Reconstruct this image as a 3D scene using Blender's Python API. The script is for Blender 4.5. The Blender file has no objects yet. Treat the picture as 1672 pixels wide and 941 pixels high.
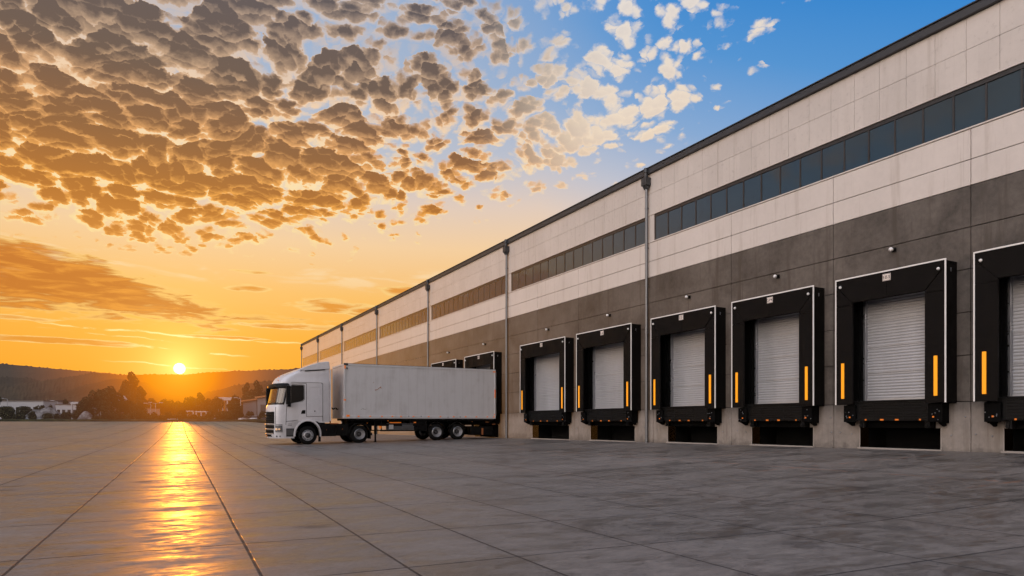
import bpy, bmesh, math, random
from mathutils import Vector, Matrix, noise as mnoise
random.seed(7)
PI = math.pi
scene = bpy.context.scene
COL = scene.collection

# ------------------------------------------------------------ node helpers
class S:
    """a socket that can be used in arithmetic"""
    def __init__(self, tree, sock): self.t = tree; self.s = sock
    def _m(self, op, *args, clamp=False):
        n = self.t.nodes.new('ShaderNodeMath'); n.operation = op; n.use_clamp = clamp
        for i, a in enumerate((self,) + args):
            if isinstance(a, S): self.t.links.new(a.s, n.inputs[i])
            else: n.inputs[i].default_value = float(a)
        return S(self.t, n.outputs[0])
    def __add__(self, o): return self._m('ADD', o)
    __radd__ = __add__
    def __sub__(self, o): return self._m('SUBTRACT', o)
    def __rsub__(self, o): return self._m('MULTIPLY', -1)._m('ADD', o)
    def __mul__(self, o): return self._m('MULTIPLY', o)
    __rmul__ = __mul__
    def __truediv__(self, o): return self._m('DIVIDE', o)
    def pow(self, o): return self._m('POWER', o)
    def abs(self): return self._m('ABSOLUTE')
    def min(self, o): return self._m('MINIMUM', o)
    def max(self, o): return self._m('MAXIMUM', o)
    def exp(self): return self._m('EXPONENT')
    def sat(self): return self._m('ADD', 0.0, clamp=True)
    def mr(self, a, b, c=0.0, d=1.0, smooth=True):
        n = self.t.nodes.new('ShaderNodeMapRange')
        n.interpolation_type = 'SMOOTHSTEP' if smooth else 'LINEAR'; n.clamp = True
        self.t.links.new(self.s, n.inputs[0])
        for i, v in enumerate((a, b, c, d)): n.inputs[i + 1].default_value = v
        return S(self.t, n.outputs[0])
    def ramp(self, pts, interp='LINEAR'):
        n = self.t.nodes.new('ShaderNodeValToRGB'); r = n.color_ramp; r.interpolation = interp
        while len(r.elements) < len(pts): r.elements.new(0.5)
        for e, (p, c) in zip(r.elements, pts):
            e.position = p
            e.color = (c, c, c, 1) if isinstance(c, (int, float)) else (*c, 1)
        self.t.links.new(self.s, n.inputs[0])
        return S(self.t, n.outputs[0])
    def curve(self, pts, lo=-0.5, hi=1.5):
        """piecewise linear y(x)"""
        out = None
        vals = [p[1] for p in pts]; a, b = min(vals), max(vals)
        xs = [p[0] for p in pts]
        k = (self - xs[0]) / (xs[-1] - xs[0])
        r = k.ramp([((x - xs[0]) / (xs[-1] - xs[0]), (y - a) / (b - a)) for x, y in pts])
        return r * (b - a) + a

def comb(t, x, y, z=0.0):
    n = t.nodes.new('ShaderNodeCombineXYZ')
    for i, a in enumerate((x, y, z)):
        if isinstance(a, S): t.links.new(a.s, n.inputs[i])
        else: n.inputs[i].default_value = a
    return S(t, n.outputs[0])
def sep(t, v):
    n = t.nodes.new('ShaderNodeSeparateXYZ'); t.links.new(v.s, n.inputs[0])
    return [S(t, o) for o in n.outputs]
def vmath(t, op, a, b=None, out=0, scale=None):
    n = t.nodes.new('ShaderNodeVectorMath'); n.operation = op
    for i, x in enumerate((a, b)):
        if x is None: continue
        if isinstance(x, S): t.links.new(x.s, n.inputs[i])
        else: n.inputs[i].default_value = x
    if scale is not None:
        if isinstance(scale, S): t.links.new(scale.s, n.inputs['Scale'])
        else: n.inputs['Scale'].default_value = scale
    return S(t, n.outputs[out])
def noise(t, vec, scale=5, detail=4, rough=0.5, dist=0.0, color=False, dim='3D'):
    n = t.nodes.new('ShaderNodeTexNoise'); n.noise_dimensions = dim
    n.inputs['Scale'].default_value = scale; n.inputs['Detail'].default_value = detail
    n.inputs['Roughness'].default_value = rough; n.inputs['Distortion'].default_value = dist
    if vec is not None: t.links.new(vec.s, n.inputs['Vector'])
    return S(t, n.outputs['Color' if color else 'Fac'])
def voronoi(t, vec, scale=5, feature='F1', smooth=0.3, rnd=1.0, out='Distance', dim='3D'):
    n = t.nodes.new('ShaderNodeTexVoronoi'); n.voronoi_dimensions = dim; n.feature = feature
    n.inputs['Scale'].default_value = scale; n.inputs['Randomness'].default_value = rnd
    if feature == 'SMOOTH_F1': n.inputs['Smoothness'].default_value = smooth
    t.links.new(vec.s, n.inputs['Vector'])
    return S(t, n.outputs[out])
def mix(t, f, a, b, blend='MIX'):
    n = t.nodes.new('ShaderNodeMix'); n.data_type = 'RGBA'; n.blend_type = blend
    n.clamp_factor = True
    def put(sock, v):
        if isinstance(v, S): t.links.new(v.s, sock)
        elif isinstance(v, (int, float)): sock.default_value = v if sock.type == 'VALUE' else (v, v, v, 1)
        else: sock.default_value = (*v, 1)
    put(n.inputs[0], f); put(n.inputs[6], a); put(n.inputs[7], b)
    return S(t, n.outputs[2])

# ------------------------------------------------------------ camera
HEAD = math.atan(596 / 1100)                  # angle between the view axis and the wall line (+Y)
CAMZ = 1.15
cam = bpy.data.cameras.new('camera'); camo = bpy.data.objects.new('camera', cam); COL.objects.link(camo)
camo.location = (0, 0, CAMZ)
camo.rotation_euler = (PI / 2, 0, -HEAD)
cam.sensor_width = 36; cam.lens = 36 * 1100 / 1672
cam.shift_y = (690 - 470.5) / 1672
cam.clip_start = 0.05; cam.clip_end = 20000
scene.camera = camo
scene.view_settings.view_transform = 'Standard'; scene.view_settings.look = 'None'
scene.view_settings.exposure = 0; scene.view_settings.gamma = 1
scene.render.engine = 'CYCLES'
scene.cycles.use_denoising = True
scene.cycles.max_bounces = 5; scene.cycles.use_adaptive_sampling = True; scene.cycles.adaptive_threshold = .025; scene.cycles.adaptive_min_samples = 8; scene.cycles.sample_clamp_indirect = 3; scene.cycles.sample_clamp_direct = 12
scene.cycles.caustics_reflective = False; scene.cycles.caustics_refractive = False
scene.render.film_transparent = False

SUN_AZ = HEAD + math.atan((293 - 836) / 1100)   # measured from +Y towards +X
SUN_EL = math.atan(88 / 1100 * math.cos(math.atan(543 / 1100)))
SUN_DIR = Vector((math.sin(SUN_AZ) * math.cos(SUN_EL), math.cos(SUN_AZ) * math.cos(SUN_EL), math.sin(SUN_EL)))

# ------------------------------------------------------------ world: sunset sky
w = bpy.data.worlds.new('World'); scene.world = w; w.use_nodes = True
T = w.node_tree; T.nodes.clear()
tc = T.nodes.new('ShaderNodeTexCoord')
D = S(T, tc.outputs['Generated'])
D = vmath(T, 'NORMALIZE', D)
dx, dy, dz = sep(T, D)
u = dx._m('ARCTAN2', dy)
v = dz._m('ARCSINE')
ua = (u - SUN_AZ).abs()
cosang = vmath(T, 'DOT_PRODUCT', D, tuple(SUN_DIR), out=1).min(1.0)
ang = cosang._m('ARCCOSINE')
# clear sky: colour by height, the warm band sinks away from the sun
ve = v + ua.mr(0.5, 1.1, 0, 0.16, False) + ua.mr(1.1, 3.1, 0, 0.10, False)
base = ve.ramp([(0.0, (.98, .34, .02)), (.06, (.99, .37, .02)), (.12, (.99, .44, .05)), (.18, (.98, .54, .15)),
                (.25, (.94, .64, .36)), (.31, (.78, .62, .52)), (.37, (.55, .56, .64)), (.45, (.26, .42, .68)),
                (.55, (.095, .31, .67)), (.65, (.03, .235, .64)), (.8, (.02, .17, .52)), (1.0, (.02, .14, .45))])
base = mix(T, u.mr(.30, .75, .62, 0) * v.mr(.30, .42), base, (.50, .54, .62))
# clouds ----------------------------------------------------
def stepadd(x, *a): return x.mr(*a)
P = comb(T, dx / (dz + 0.40), dy / (dz + 0.40), 0.0)
warp = vmath(T, 'SUBTRACT', noise(T, P, 4.5, 2, .5, color=True, dim='2D'), (.5, .5, .5))
warp2 = vmath(T, 'SUBTRACT', noise(T, P, 54.0, 3, .6, color=True, dim='2D'), (.5, .5, .5))
Pw = vmath(T, 'ADD', P, vmath(T, 'SCALE', warp, scale=.10))
Pw = vmath(T, 'ADD', Pw, vmath(T, 'SCALE', warp2, scale=.018))
def cells(scale, sm=None):
    n = T.nodes.new('ShaderNodeTexVoronoi'); n.voronoi_dimensions = '2D'; n.feature = 'F1' if sm is None else 'SMOOTH_F1'
    n.inputs['Scale'].default_value = scale; T.links.new(Pw.s, n.inputs['Vector'])
    if sm: n.inputs['Smoothness'].default_value = sm
    return S(T, n.outputs['Distance']), S(T, n.outputs['Position']), S(T, n.outputs['Color'])
RAD = vmath(T, 'NORMALIZE', P)
CS, CS2 = 21.0, 48.0
a1, pos1, col1 = cells(CS, .12)
a2, pos2, col2 = cells(CS2, .15)
s1 = vmath(T, 'DOT_PRODUCT', vmath(T, 'SUBTRACT', Pw, pos1), RAD, out=1) * CS      # + = side nearer the horizon
s2 = vmath(T, 'DOT_PRODUCT', vmath(T, 'SUBTRACT', Pw, pos2), RAD, out=1) * CS2
rnd1 = sep(T, col1)[0]; rnd2 = sep(T, col2)[0]
big = noise(T, P, 1.7, 3, .55, dim='2D')
fine = noise(T, P, 45.0, 4, .62, dim='2D')
vlo = u.curve([(-1.2, .30), (-.16, .262), (0.0, .236), (.24, .234), (.36, .252), (.5, .288), (.65, .325), (.85, .41), (1.0, .50), (1.3, .8)])
amt = u.curve([(-1.6, .6), (-.6, 1.0), (-.16, 1.85), (.12, 1.75), (.24, 1.50), (.36, 1.24), (.5, 1.08), (.72, .96), (.86, .78), (.98, .30), (1.3, -.6)])
low_edge = (v - vlo).mr(-.03, .075, -1.4, 0.0, False)
top_gap = v.mr(.44, .58, 0, 1) * u.mr(.14, .30, 0, 1) * (-.10)
side = u.mr(.42, .66, 0, 1)                    # the right-hand field is lit from the side, so it is pale
d = amt + low_edge + top_gap - a1 * 1.15 - a2 * (.55 + side * .25) + (rnd1 - .5) * .55 + (rnd2 - .5) * .30 + (big - .5) * .9 + (fine - .5) * .35
cover = d.mr(-.10, .42)
thick = d.mr(.0, .80)
lit = (s1 * .75 + s2 * .40)                     # each puff: dark crown, warm belly
crack = (a1.mr(.40, .75) * .50 + a2.mr(.42, .78) * .34) * big.mr(.36, .62, .40, 1.10)
rim = lit * .8
core = (thick * 1.02 - lit * .95 - crack * (1.15 - amt.mr(.9, 1.5, 0, .15, False)) + (fine - .5) * .40 + (big - .5) * .6).sat()
dark = v.ramp([(.0, (.70, .22, .02)), (.22, (.66, .235, .035)), (.28, (.44, .145, .022)), (.36, (.205, .086, .036)), (.44, (.092, .062, .055)), (.55, (.065, .062, .080)), (1.0, (.08, .08, .11))])
mid = v.ramp([(.0, (1., .40, .05)), (.25, (.95, .42, .09)), (.30, (.96, .42, .08)), (.38, (.82, .41, .16)), (.45, (.62, .40, .25)), (.6, (.44, .36, .32))])
edge = v.ramp([(.0, (1., .72, .25)), (.25, (1., .76, .36)), (.33, (1., .76, .44)), (.42, (.92, .66, .44)), (.5, (.60, .52, .50)), (.7, (.6, .6, .65))])
ccol = mix(T, core.mr(.0, .36, 0, 1), edge, mid)
ccol = mix(T, core.mr(.30, 1.12, 0, 1, False), ccol, dark)
pale_hi = v.ramp([(.25, (1., .66, .36)), (.4, (.95, .76, .56)), (.55, (.88, .78, .68))])
pale_lo = v.ramp([(.25, (.90, .52, .28)), (.4, (.70, .56, .48)), (.55, (.60, .56, .56))])
pale = mix(T, (core * .42 + rim * .8 - .12).sat(), pale_hi, pale_lo)
ccol = mix(T, side, ccol, pale)
skyH = mix(T, cover * side.mr(0, 1, 1.0, .93), base, ccol)
sky = base
# low stratocumulus band on the left and long thin streaks over the sun
Q = comb(T, u * 3.0, v * 22.0, 0.0)
n1 = noise(T, Q, 2.2, 4, .60, 0.5, dim='2D')
n2 = noise(T, comb(T, u * 9.0, v * 60.0), 2.2, 4, .6, 0.4, dim='2D')
cen = u.curve([(-.9, .20), (-.16, .178), (0.0, .158), (.10, .143), (.22, .138), (.5, .12)])
hw = u.curve([(-.9, .05), (-.2, .050), (-.05, .038), (.04, .020), (.10, .009), (.18, .007), (.30, .002), (.5, -.02)])
band = hw - (v - cen).abs()
b1 = band * 30.0 + (n1 - .5) * 1.3 + (n2 - .5) * 1.4
bc = b1.mr(-.05, .30); bt = b1.mr(.0, .55)
bcol = mix(T, bt, (1.0, .62, .18), (.58, .17, .018))
bcol = mix(T, (n2 * bt).mr(.42, .75), bcol, (.82, .30, .035))
sky = mix(T, bc * .96, sky, bcol)
# small detached streaks, right of the sun
def streak(u0, v0, ru, rv, thr):
    e = ((u - u0) / ru).pow(2.0) if False else ((u - u0).abs() / ru)
    f = (v - v0).abs() / rv
    return 1.0 - (e * e + f * f) + (n1 - .5) * 1.6 + (n2 - .5) * 1.6 - thr
for (u0, v0, ru, rv, th) in [(.235, .166, .075, .011, .1), (.30, .160, .05, .010, .1), (.125, .183, .035, .006, .15),
                             (.20, .135, .10, .0055, .1), (-.10, .100, .10, .0045, .0), (.34, .19, .05, .010, .3),
                             (-.14, .125, .05, .004, .2), (.13, .205, .04, .004, .35), (.09, .115, .06, .003, .2)]:
    sM = streak(u0, v0, ru, rv, th)
    sky = mix(T, sM.mr(0, .35) * .85, sky, mix(T, sM.mr(.1, .9), (1.0, .68, .25), (.78, .28, .03)))
# bright filaments across the sun
wob = noise(T, comb(T, u * 14.0, v * 2.0), 1.0, 3, .6, dim='2D')
for (v0, slope, th_, u0, u1, amp) in [(.1165, -.03, .0016, -.12, .22, 1.0), (.0975, -.055, .0016, -.02, .14, 1.0), (.0765, -.05, .0013, -.02, .12, .9), (.108, -.06, .0010, -.10, .05, .6)]:
    ln = (v - v0 - (u * slope) - (wob - .5) * .010).abs()
    m = (1.0 - ln / th_).sat() * u.mr(u0 - .05, u0 + .05) * u.mr(u1 - .06, u1, 1, 0) * n2.mr(.38, .55)
    sky = mix(T, m * amp, sky, (1.25, .86, .38))
# warm veil: broad faint cirrus in the clear strip
veil = noise(T, comb(T, u * 4.0 + v * 6.0, v * 26.0), 2.0, 4, .62, .3, dim='2D')
vm = veil.mr(.52, .72) * v.mr(.16, .21) * v.mr(.27, .33, 1, 0) * .45
sky = mix(T, vm, sky, (1.0, .80, .52))
# sun glow and disc
def addc(a, f, c):
    return mix(T, 1.0, a, mix(T, f, (0, 0, 0), c), 'ADD')
def glow(a):
    a = addc(a, (ang * (-1 / .030)).exp(), (1.1, .72, .24))
    return addc(a, (ang * (-1 / .16)).exp(), (.08, .06, .005))
low = glow(sky); high = glow(skyH)
disc = ang.mr(.0064, .0078, 1, 0)
low = mix(T, disc, low, (2.6, 2.3, 1.6))
# the part of the sky behind and beside the viewer: pale dusk colour, boosted on the unseen left to brighten wall and yard
back = v.ramp([(.0, (.96, .74, .60)), (.2, (.92, .76, .65)), (.45, (.78, .70, .69)), (.9, (.42, .47, .60))])
bl = u.mr(-1.15, -1.5) * u.mr(-2.75, -2.3)
gain = bl * 2.9 + .72
backc = vmath(T, 'SCALE', back, scale=gain)
offm = u.mr(1.25, 1.6, 0, 1)._m('MAXIMUM', u.mr(-.9, -1.25)) * .9 + 0.0
offm = (offm * 1.1112).min(1.0)
backc = mix(T, v.mr(-.01, -.03), backc, (.10, .07, .05))
def BG(c, k=1.0):
    n = T.nodes.new('ShaderNodeBackground'); n.inputs['Strength'].default_value = k
    T.links.new(c.s if isinstance(c, S) else c, n.inputs['Color']); return n.outputs[0]
def MX(f, a, b):
    n = T.nodes.new('ShaderNodeMixShader')
    if isinstance(f, S): T.links.new(f.s, n.inputs[0])
    else: n.inputs[0].default_value = f
    T.links.new(a, n.inputs[1]); T.links.new(b, n.inputs[2]); return n.outputs[0]
# physical sky at the same sun position, a soft fill under the painted gradient
nis = T.nodes.new('ShaderNodeTexSky'); nis.sky_type = 'NISHITA'; nis.sun_disc = False
nis.sun_elevation = SUN_EL; nis.sun_rotation = SUN_AZ
front = MX(v.mr(.214, .224, 0, 1, False), BG(low), BG(high))
front = MX(v.mr(-.004, -.012, 0, 1, False), front, BG(mix(T, 0.0, (.10, .07, .05), (.1, .07, .05))))
allsky = MX(offm, front, BG(backc))
out = T.nodes.new('ShaderNodeOutputWorld')
T.links.new(MX(.05, allsky, BG(nis.outputs[0], .05)), out.inputs['Surface'])
w.cycles.sampling_method = 'NONE'

sl = bpy.data.lights.new('sun', 'SUN'); slo = bpy.data.objects.new('sun', sl); COL.objects.link(slo)
sl.energy = .62; sl.angle = math.radians(0.6); sl.color = (1.0, .31, .03)
slo.rotation_euler = SUN_DIR.to_track_quat('Z', 'Y').to_euler()

# ------------------------------------------------------------ mesh builder
class MB:
    def __init__(self): self.v = []; self.f = []
    def add(self, vs, fs):
        o = len(self.v); self.v += [tuple(p) for p in vs]; self.f += [tuple(i + o for i in f) for f in fs]; return self
    def box(self, x0, x1, y0, y1, z0, z1):
        x0, x1 = sorted((x0, x1)); y0, y1 = sorted((y0, y1)); z0, z1 = sorted((z0, z1))
        return self.add([(x0, y0, z0), (x1, y0, z0), (x1, y1, z0), (x0, y1, z0), (x0, y0, z1), (x1, y0, z1), (x1, y1, z1), (x0, y1, z1)],
                        [(0, 3, 2, 1), (4, 5, 6, 7), (0, 1, 5, 4), (1, 2, 6, 5), (2, 3, 7, 6), (3, 0, 4, 7)])
    def prism(self, poly, axis, a, b):
        """poly in the two other axes, extruded from a to b"""
        def P(p, c):
            if axis == 'x': return (c, p[0], p[1])
            if axis == 'y': return (p[0], c, p[1])
            return (p[0], p[1], c)
        n = len(poly); ar = sum(poly[i][0] * poly[(i + 1) % n][1] - poly[(i + 1) % n][0] * poly[i][1] for i in range(n))
        if (ar > 0) == (axis == 'y'): poly = poly[::-1]
        if a > b: a, b = b, a
        vs = [P(p, a) for p in poly] + [P(p, b) for p in poly]
        fs = [tuple(range(n))[::-1], tuple(range(n, 2 * n))] + [(i, (i + 1) % n, n + (i + 1) % n, n + i) for i in range(n)]
        return self.add(vs, fs)
    def tube(self, p0, p1, r0, r1=None, n=12, caps=True):
        r1 = r0 if r1 is None else r1
        p0 = Vector(p0); p1 = Vector(p1); d = (p1 - p0).normalized()
        a = d.orthogonal().normalized(); b = d.cross(a)
        vs = []
        for p, r in ((p0, r0), (p1, r1)):
            vs += [p + (a * math.cos(2 * PI * i / n) + b * math.sin(2 * PI * i / n)) * r for i in range(n)]
        fs = [(i, (i + 1) % n, n + (i + 1) % n, n + i) for i in range(n)]
        if caps: fs += [tuple(range(n))[::-1], tuple(range(n, 2 * n))]
        return self.add(vs, fs)
    def lathe(self, prof, c, axis='y', n=28):
        """prof: (offset along the axis, radius)"""
        c = Vector(c); vs = []; m = len(prof)
        for k in range(n):
            t = 2 * PI * k / n; co, si = math.cos(t), math.sin(t)
            for h, r in prof:
                if axis == 'y': vs.append(c + Vector((co * r, h, si * r)))
                elif axis == 'z': vs.append(c + Vector((co * r, si * r, h)))
                else: vs.append(c + Vector((h, co * r, si * r)))
        fs = []
        for k in range(n):
            for j in range(m - 1):
                q = (k * m + j, k * m + j + 1, ((k + 1) % n) * m + j + 1, ((k + 1) % n) * m + j)
                fs.append(q)
        return self.add(vs, fs)
    def ball(self, c, r, n=10, m=7, sz=1.0):
        prof = [(-math.cos(PI * j / m) * r * sz, max(math.sin(PI * j / m) * r, 1e-4)) for j in range(m + 1)]
        return self.lathe(prof, c, 'z', n)
    def sheet(self, P, closed=False):
        """P: rows of points"""
        n = len(P[0]); vs = [p for r in P for p in r]; fs = []
        for i in range(len(P) - 1):
            for j in range(n - 1 + (1 if closed else 0)):
                fs.append((i * n + j, i * n + (j + 1) % n, (i + 1) * n + (j + 1) % n, (i + 1) * n + j))
        return self.add(vs, fs)
    def build(self, name, mat, parent=None, smooth=None, bevel=0, seg=2, recalc=True, loc=None):
        me = bpy.data.meshes.new(name); me.from_pydata(self.v, [], self.f); me.update()
        if recalc:
            bm = bmesh.new(); bm.from_mesh(me); bmesh.ops.recalc_face_normals(bm, faces=bm.faces); bm.to_mesh(me); bm.free()
        o = bpy.data.objects.new(name, me); COL.objects.link(o)
        me.materials.append(mat)
        if bevel:
            m = o.modifiers.new('bevel', 'BEVEL'); m.width = bevel; m.segments = seg; m.limit_method = 'ANGLE'; m.angle_limit = math.radians(40)
        if smooth is not None:
            me.shade_smooth()
            if smooth < 180:
                try: me.set_sharp_from_angle(angle=math.radians(smooth))
                except Exception: pass
        if parent is not None: o.parent = parent
        return o

def thing(name, label, cat, loc=(0, 0, 0), rz=0, group=None):
    o = bpy.data.objects.new(name, None); COL.objects.link(o); o.location = loc; o.rotation_euler = (0, 0, rz)
    o.empty_display_size = .2
    return tag(o, label, cat, group)
def tag(o, label, cat, group=None):
    o['label'] = label; o['category'] = cat
    if group: o['group'] = group
    return o
def struct(o): o['kind'] = 'structure'; return o

# ------------------------------------------------------------ materials
def mat(name, col=(.5, .5, .5), rough=.6, metal=0.0, spec=.5, fn=None, haze=False, emit=None, coat=0, veil=False):
    m = bpy.data.materials.new(name); m.use_nodes = True; t = m.node_tree; t.nodes.clear()
    b = t.nodes.new('ShaderNodeBsdfPrincipled'); o = t.nodes.new('ShaderNodeOutputMaterial')
    b.inputs['Base Color'].default_value = (*col, 1); b.inputs['Roughness'].default_value = rough
    b.inputs['Metallic'].default_value = metal; b.inputs['Specular IOR Level'].default_value = spec
    b.inputs['Coat Weight'].default_value = coat; b.inputs['Coat Roughness'].default_value = .08
    if emit: b.inputs['Emission Color'].default_value = (*emit[0], 1); b.inputs['Emission Strength'].default_value = emit[1]
    sh = b.outputs[0]
    if fn: fn(t, b)
    if veil:       # orange sun glow painted on as emission, growing towards the far bays
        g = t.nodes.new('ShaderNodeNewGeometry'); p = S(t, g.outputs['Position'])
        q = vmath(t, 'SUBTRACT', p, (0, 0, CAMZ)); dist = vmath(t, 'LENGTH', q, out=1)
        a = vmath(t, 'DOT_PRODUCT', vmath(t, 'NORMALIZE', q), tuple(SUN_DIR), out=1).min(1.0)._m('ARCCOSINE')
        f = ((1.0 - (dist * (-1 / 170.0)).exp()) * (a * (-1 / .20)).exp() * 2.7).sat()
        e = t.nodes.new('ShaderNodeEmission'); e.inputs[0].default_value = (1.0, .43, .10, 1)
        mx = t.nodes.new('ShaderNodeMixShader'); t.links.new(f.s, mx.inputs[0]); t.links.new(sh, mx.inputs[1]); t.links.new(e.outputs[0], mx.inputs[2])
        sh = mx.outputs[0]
    if haze:  # haze and sun glow painted into the surface as emission, by distance and bearing
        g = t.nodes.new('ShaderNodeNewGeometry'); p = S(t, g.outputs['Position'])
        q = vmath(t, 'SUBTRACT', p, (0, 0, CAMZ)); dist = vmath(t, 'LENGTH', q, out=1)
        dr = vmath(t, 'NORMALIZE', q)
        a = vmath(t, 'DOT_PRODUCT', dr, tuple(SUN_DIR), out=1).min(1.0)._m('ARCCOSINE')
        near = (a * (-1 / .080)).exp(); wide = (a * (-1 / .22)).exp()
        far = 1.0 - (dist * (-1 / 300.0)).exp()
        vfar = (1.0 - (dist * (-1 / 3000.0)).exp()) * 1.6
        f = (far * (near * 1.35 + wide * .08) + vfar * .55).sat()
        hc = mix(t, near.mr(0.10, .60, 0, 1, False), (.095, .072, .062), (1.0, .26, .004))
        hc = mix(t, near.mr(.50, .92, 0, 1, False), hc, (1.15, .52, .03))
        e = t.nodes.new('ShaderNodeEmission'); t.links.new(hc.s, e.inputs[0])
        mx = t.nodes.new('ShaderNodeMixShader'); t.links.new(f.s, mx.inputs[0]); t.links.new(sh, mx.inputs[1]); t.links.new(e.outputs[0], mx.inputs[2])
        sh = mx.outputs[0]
    t.links.new(sh, o.inputs[0]); m.cycles.emission_sampling = 'NONE' if haze or veil else m.cycles.emission_sampling
    return m
def pos(t):
    g = t.nodes.new('ShaderNodeNewGeometry'); return S(t, g.outputs['Position'])
def objc(t):
    g = t.nodes.new('ShaderNodeTexCoord'); return S(t, g.outputs['Object'])
def vscale(t, p, x, y, z): return vmath(t, 'MULTIPLY', p, (x, y, z))
def setc(t, b, c): t.links.new(c.s, b.inputs['Base Color'])
def setr(t, b, c): t.links.new(c.s, b.inputs['Roughness'])
def bump(t, b, h, strength=.3, dist=.01):
    n = t.nodes.new('ShaderNodeBump'); n.inputs['Strength'].default_value = strength; n.inputs['Distance'].default_value = dist
    t.links.new(h.s, n.inputs['Height']); t.links.new(n.outputs[0], b.inputs['Normal'])

def conc(name, base, var=.25, streak=.3, stain=(.3, .22, .16), rough=.75, spec=.35, lowdark=None, panel=None):
    def fn(t, b):
        p = pos(t)
        n1 = noise(t, p, .55, 5, .6); n2 = noise(t, p, 7, 5, .62); n3 = noise(t, vscale(t, p, 1, 1, .07), 3.2, 5, .65); n5 = noise(t, vscale(t, p, 1, 1, .035), 9.0, 4, .7)
        n4 = noise(t, p, 60, 3, .6)
        k = 1.0 + (n1 - .5) * var * 1.6 + (n2 - .5) * var * .9 + (n4 - .5) * var * .5
        c = mix(t, 1.0, base, comb(t, k, k, k), 'MULTIPLY')
        c = mix(t, (n3.mr(.54, .72) + n5.mr(.58, .72) * .8).min(1.0) * streak, c, tuple(a * s for a, s in zip(base, stain)) if False else tuple(a * .62 * (1.06, 1.0, .93)[i] for i, a in enumerate(base)))
        if panel:      # each panel a shade of its own
            x, y, z = sep(t, p)
            cy = (y / panel[0])._m('FLOOR'); cz = (z / panel[1])._m('FLOOR')
            wn = t.nodes.new('ShaderNodeTexWhiteNoise'); wn.noise_dimensions = '2D'; t.links.new(comb(t, cy, cz).s, wn.inputs[0])
            wv = S(t, wn.outputs[0]) * panel[2] + (1 - panel[2] / 2)
            c = mix(t, 1.0, c, comb(t, wv, wv, wv), 'MULTIPLY')
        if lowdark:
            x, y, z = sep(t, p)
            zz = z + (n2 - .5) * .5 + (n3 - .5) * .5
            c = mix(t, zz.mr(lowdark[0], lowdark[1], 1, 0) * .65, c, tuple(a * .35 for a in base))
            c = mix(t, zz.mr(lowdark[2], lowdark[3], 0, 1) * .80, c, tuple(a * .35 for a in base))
        setc(t, b, c); setr(t, b, n2.mr(.3, .7, rough - .1, rough + .1)); bump(t, b, n2 * .6 + n4 * .4, .25, .004)
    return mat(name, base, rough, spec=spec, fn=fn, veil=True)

M = {}
M['clad'] = conc('white_cladding', (.58, .535, .495), .16, .40, rough=.36, spec=.5, panel=(.8, 1.1, .07))
M['lowwhite'] = conc('pale_precast', (.62, .57, .53), .16, .45, rough=.42, spec=.5)
M['dark'] = conc('grey_precast', (.092, .080, .070), 1.4, .85, rough=.60, spec=.4, panel=(4.2, .93, .12))
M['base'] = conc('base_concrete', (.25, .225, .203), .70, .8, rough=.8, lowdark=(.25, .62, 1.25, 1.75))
M['backing'] = mat('joint_backing', (.035, .03, .028), .9)  # plain dark wall behind the panel joints
M['coping'] = mat('coping_metal', (.035, .037, .042), .38, spec=.5)
M['black'] = mat('black_fabric', (.0080, .0070, .0065), .6, spec=.06, fn=lambda t, b: (bump(t, b, noise(t, pos(t), 3.0, 4, .6), .35, .03), setr(t, b, noise(t, pos(t), 1.4, 4, .6).mr(.3, .7, .42, .68))))
M['blackin'] = mat('black_rubber', (.004, .004, .004), .8, spec=.05)
M['blackplastic'] = mat('black_plastic', (.007, .007, .007), .45, spec=.14)
M['void'] = mat('pit_interior', (.006, .006, .006), .9, spec=.1)
M['trim'] = mat('white_trim', (.80, .79, .77), .4)
M['steel'] = mat('galvanised_steel', (.30, .31, .33), .33, metal=.85, fn=lambda t, b: setr(t, b, noise(t, pos(t), 4, 3).mr(.3, .7, .25, .5)))
M['pipe'] = mat('pipe_steel', (.16, .17, .185), .30, metal=.7)
M['hopper'] = mat('hopper_metal', (.05, .052, .056), .45, metal=.3)
M['amber'] = mat('amber_reflector', (.95, .36, .012), .35, emit=((1, .36, .008), .42))  # unlit strip; added emission stands in for retroreflected light
M['orange'] = mat('orange_reflector', (.85, .22, .02), .4, emit=((1, .25, .01), .10))  # faint emission added, so plain reflectors glow too
M['rust'] = mat('rusty_metal', (.30, .10, .03), .6)
M['sign'] = mat('sign_plate', (.82, .74, .68), .5)
M['ink'] = mat('sign_ink', (.03, .025, .02), .7)
def door_fn(t, b):
    p = pos(t); n = noise(t, vscale(t, p, 1, 1, .25), 1.2, 4, .6); n2 = noise(t, p, 14, 3)
    k = 1.0 + (n - .5) * .35 + (n2 - .5) * .12
    setc(t, b, mix(t, 1.0, (.47, .475, .49), comb(t, k, k, k), 'MULTIPLY')); setr(t, b, n.mr(.3, .7, .28, .45))
M['door'] = mat('door_aluminium', (.5, .5, .5), .35, metal=.35, fn=door_fn)
def glass_fn(t, b):
    p = pos(t); n = noise(t, vscale(t, p, 1, .35, .5), .8, 3)
    setc(t, b, mix(t, n, (.012, .034, .052), (.028, .052, .070)))
    bump(t, b, noise(t, p, .6, 2), .10, .05)
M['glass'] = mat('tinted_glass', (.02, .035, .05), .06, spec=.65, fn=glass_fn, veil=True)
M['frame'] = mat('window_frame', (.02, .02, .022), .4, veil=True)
M['framelt'] = mat('frame_edge', (.30, .27, .25), .4)

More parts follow.
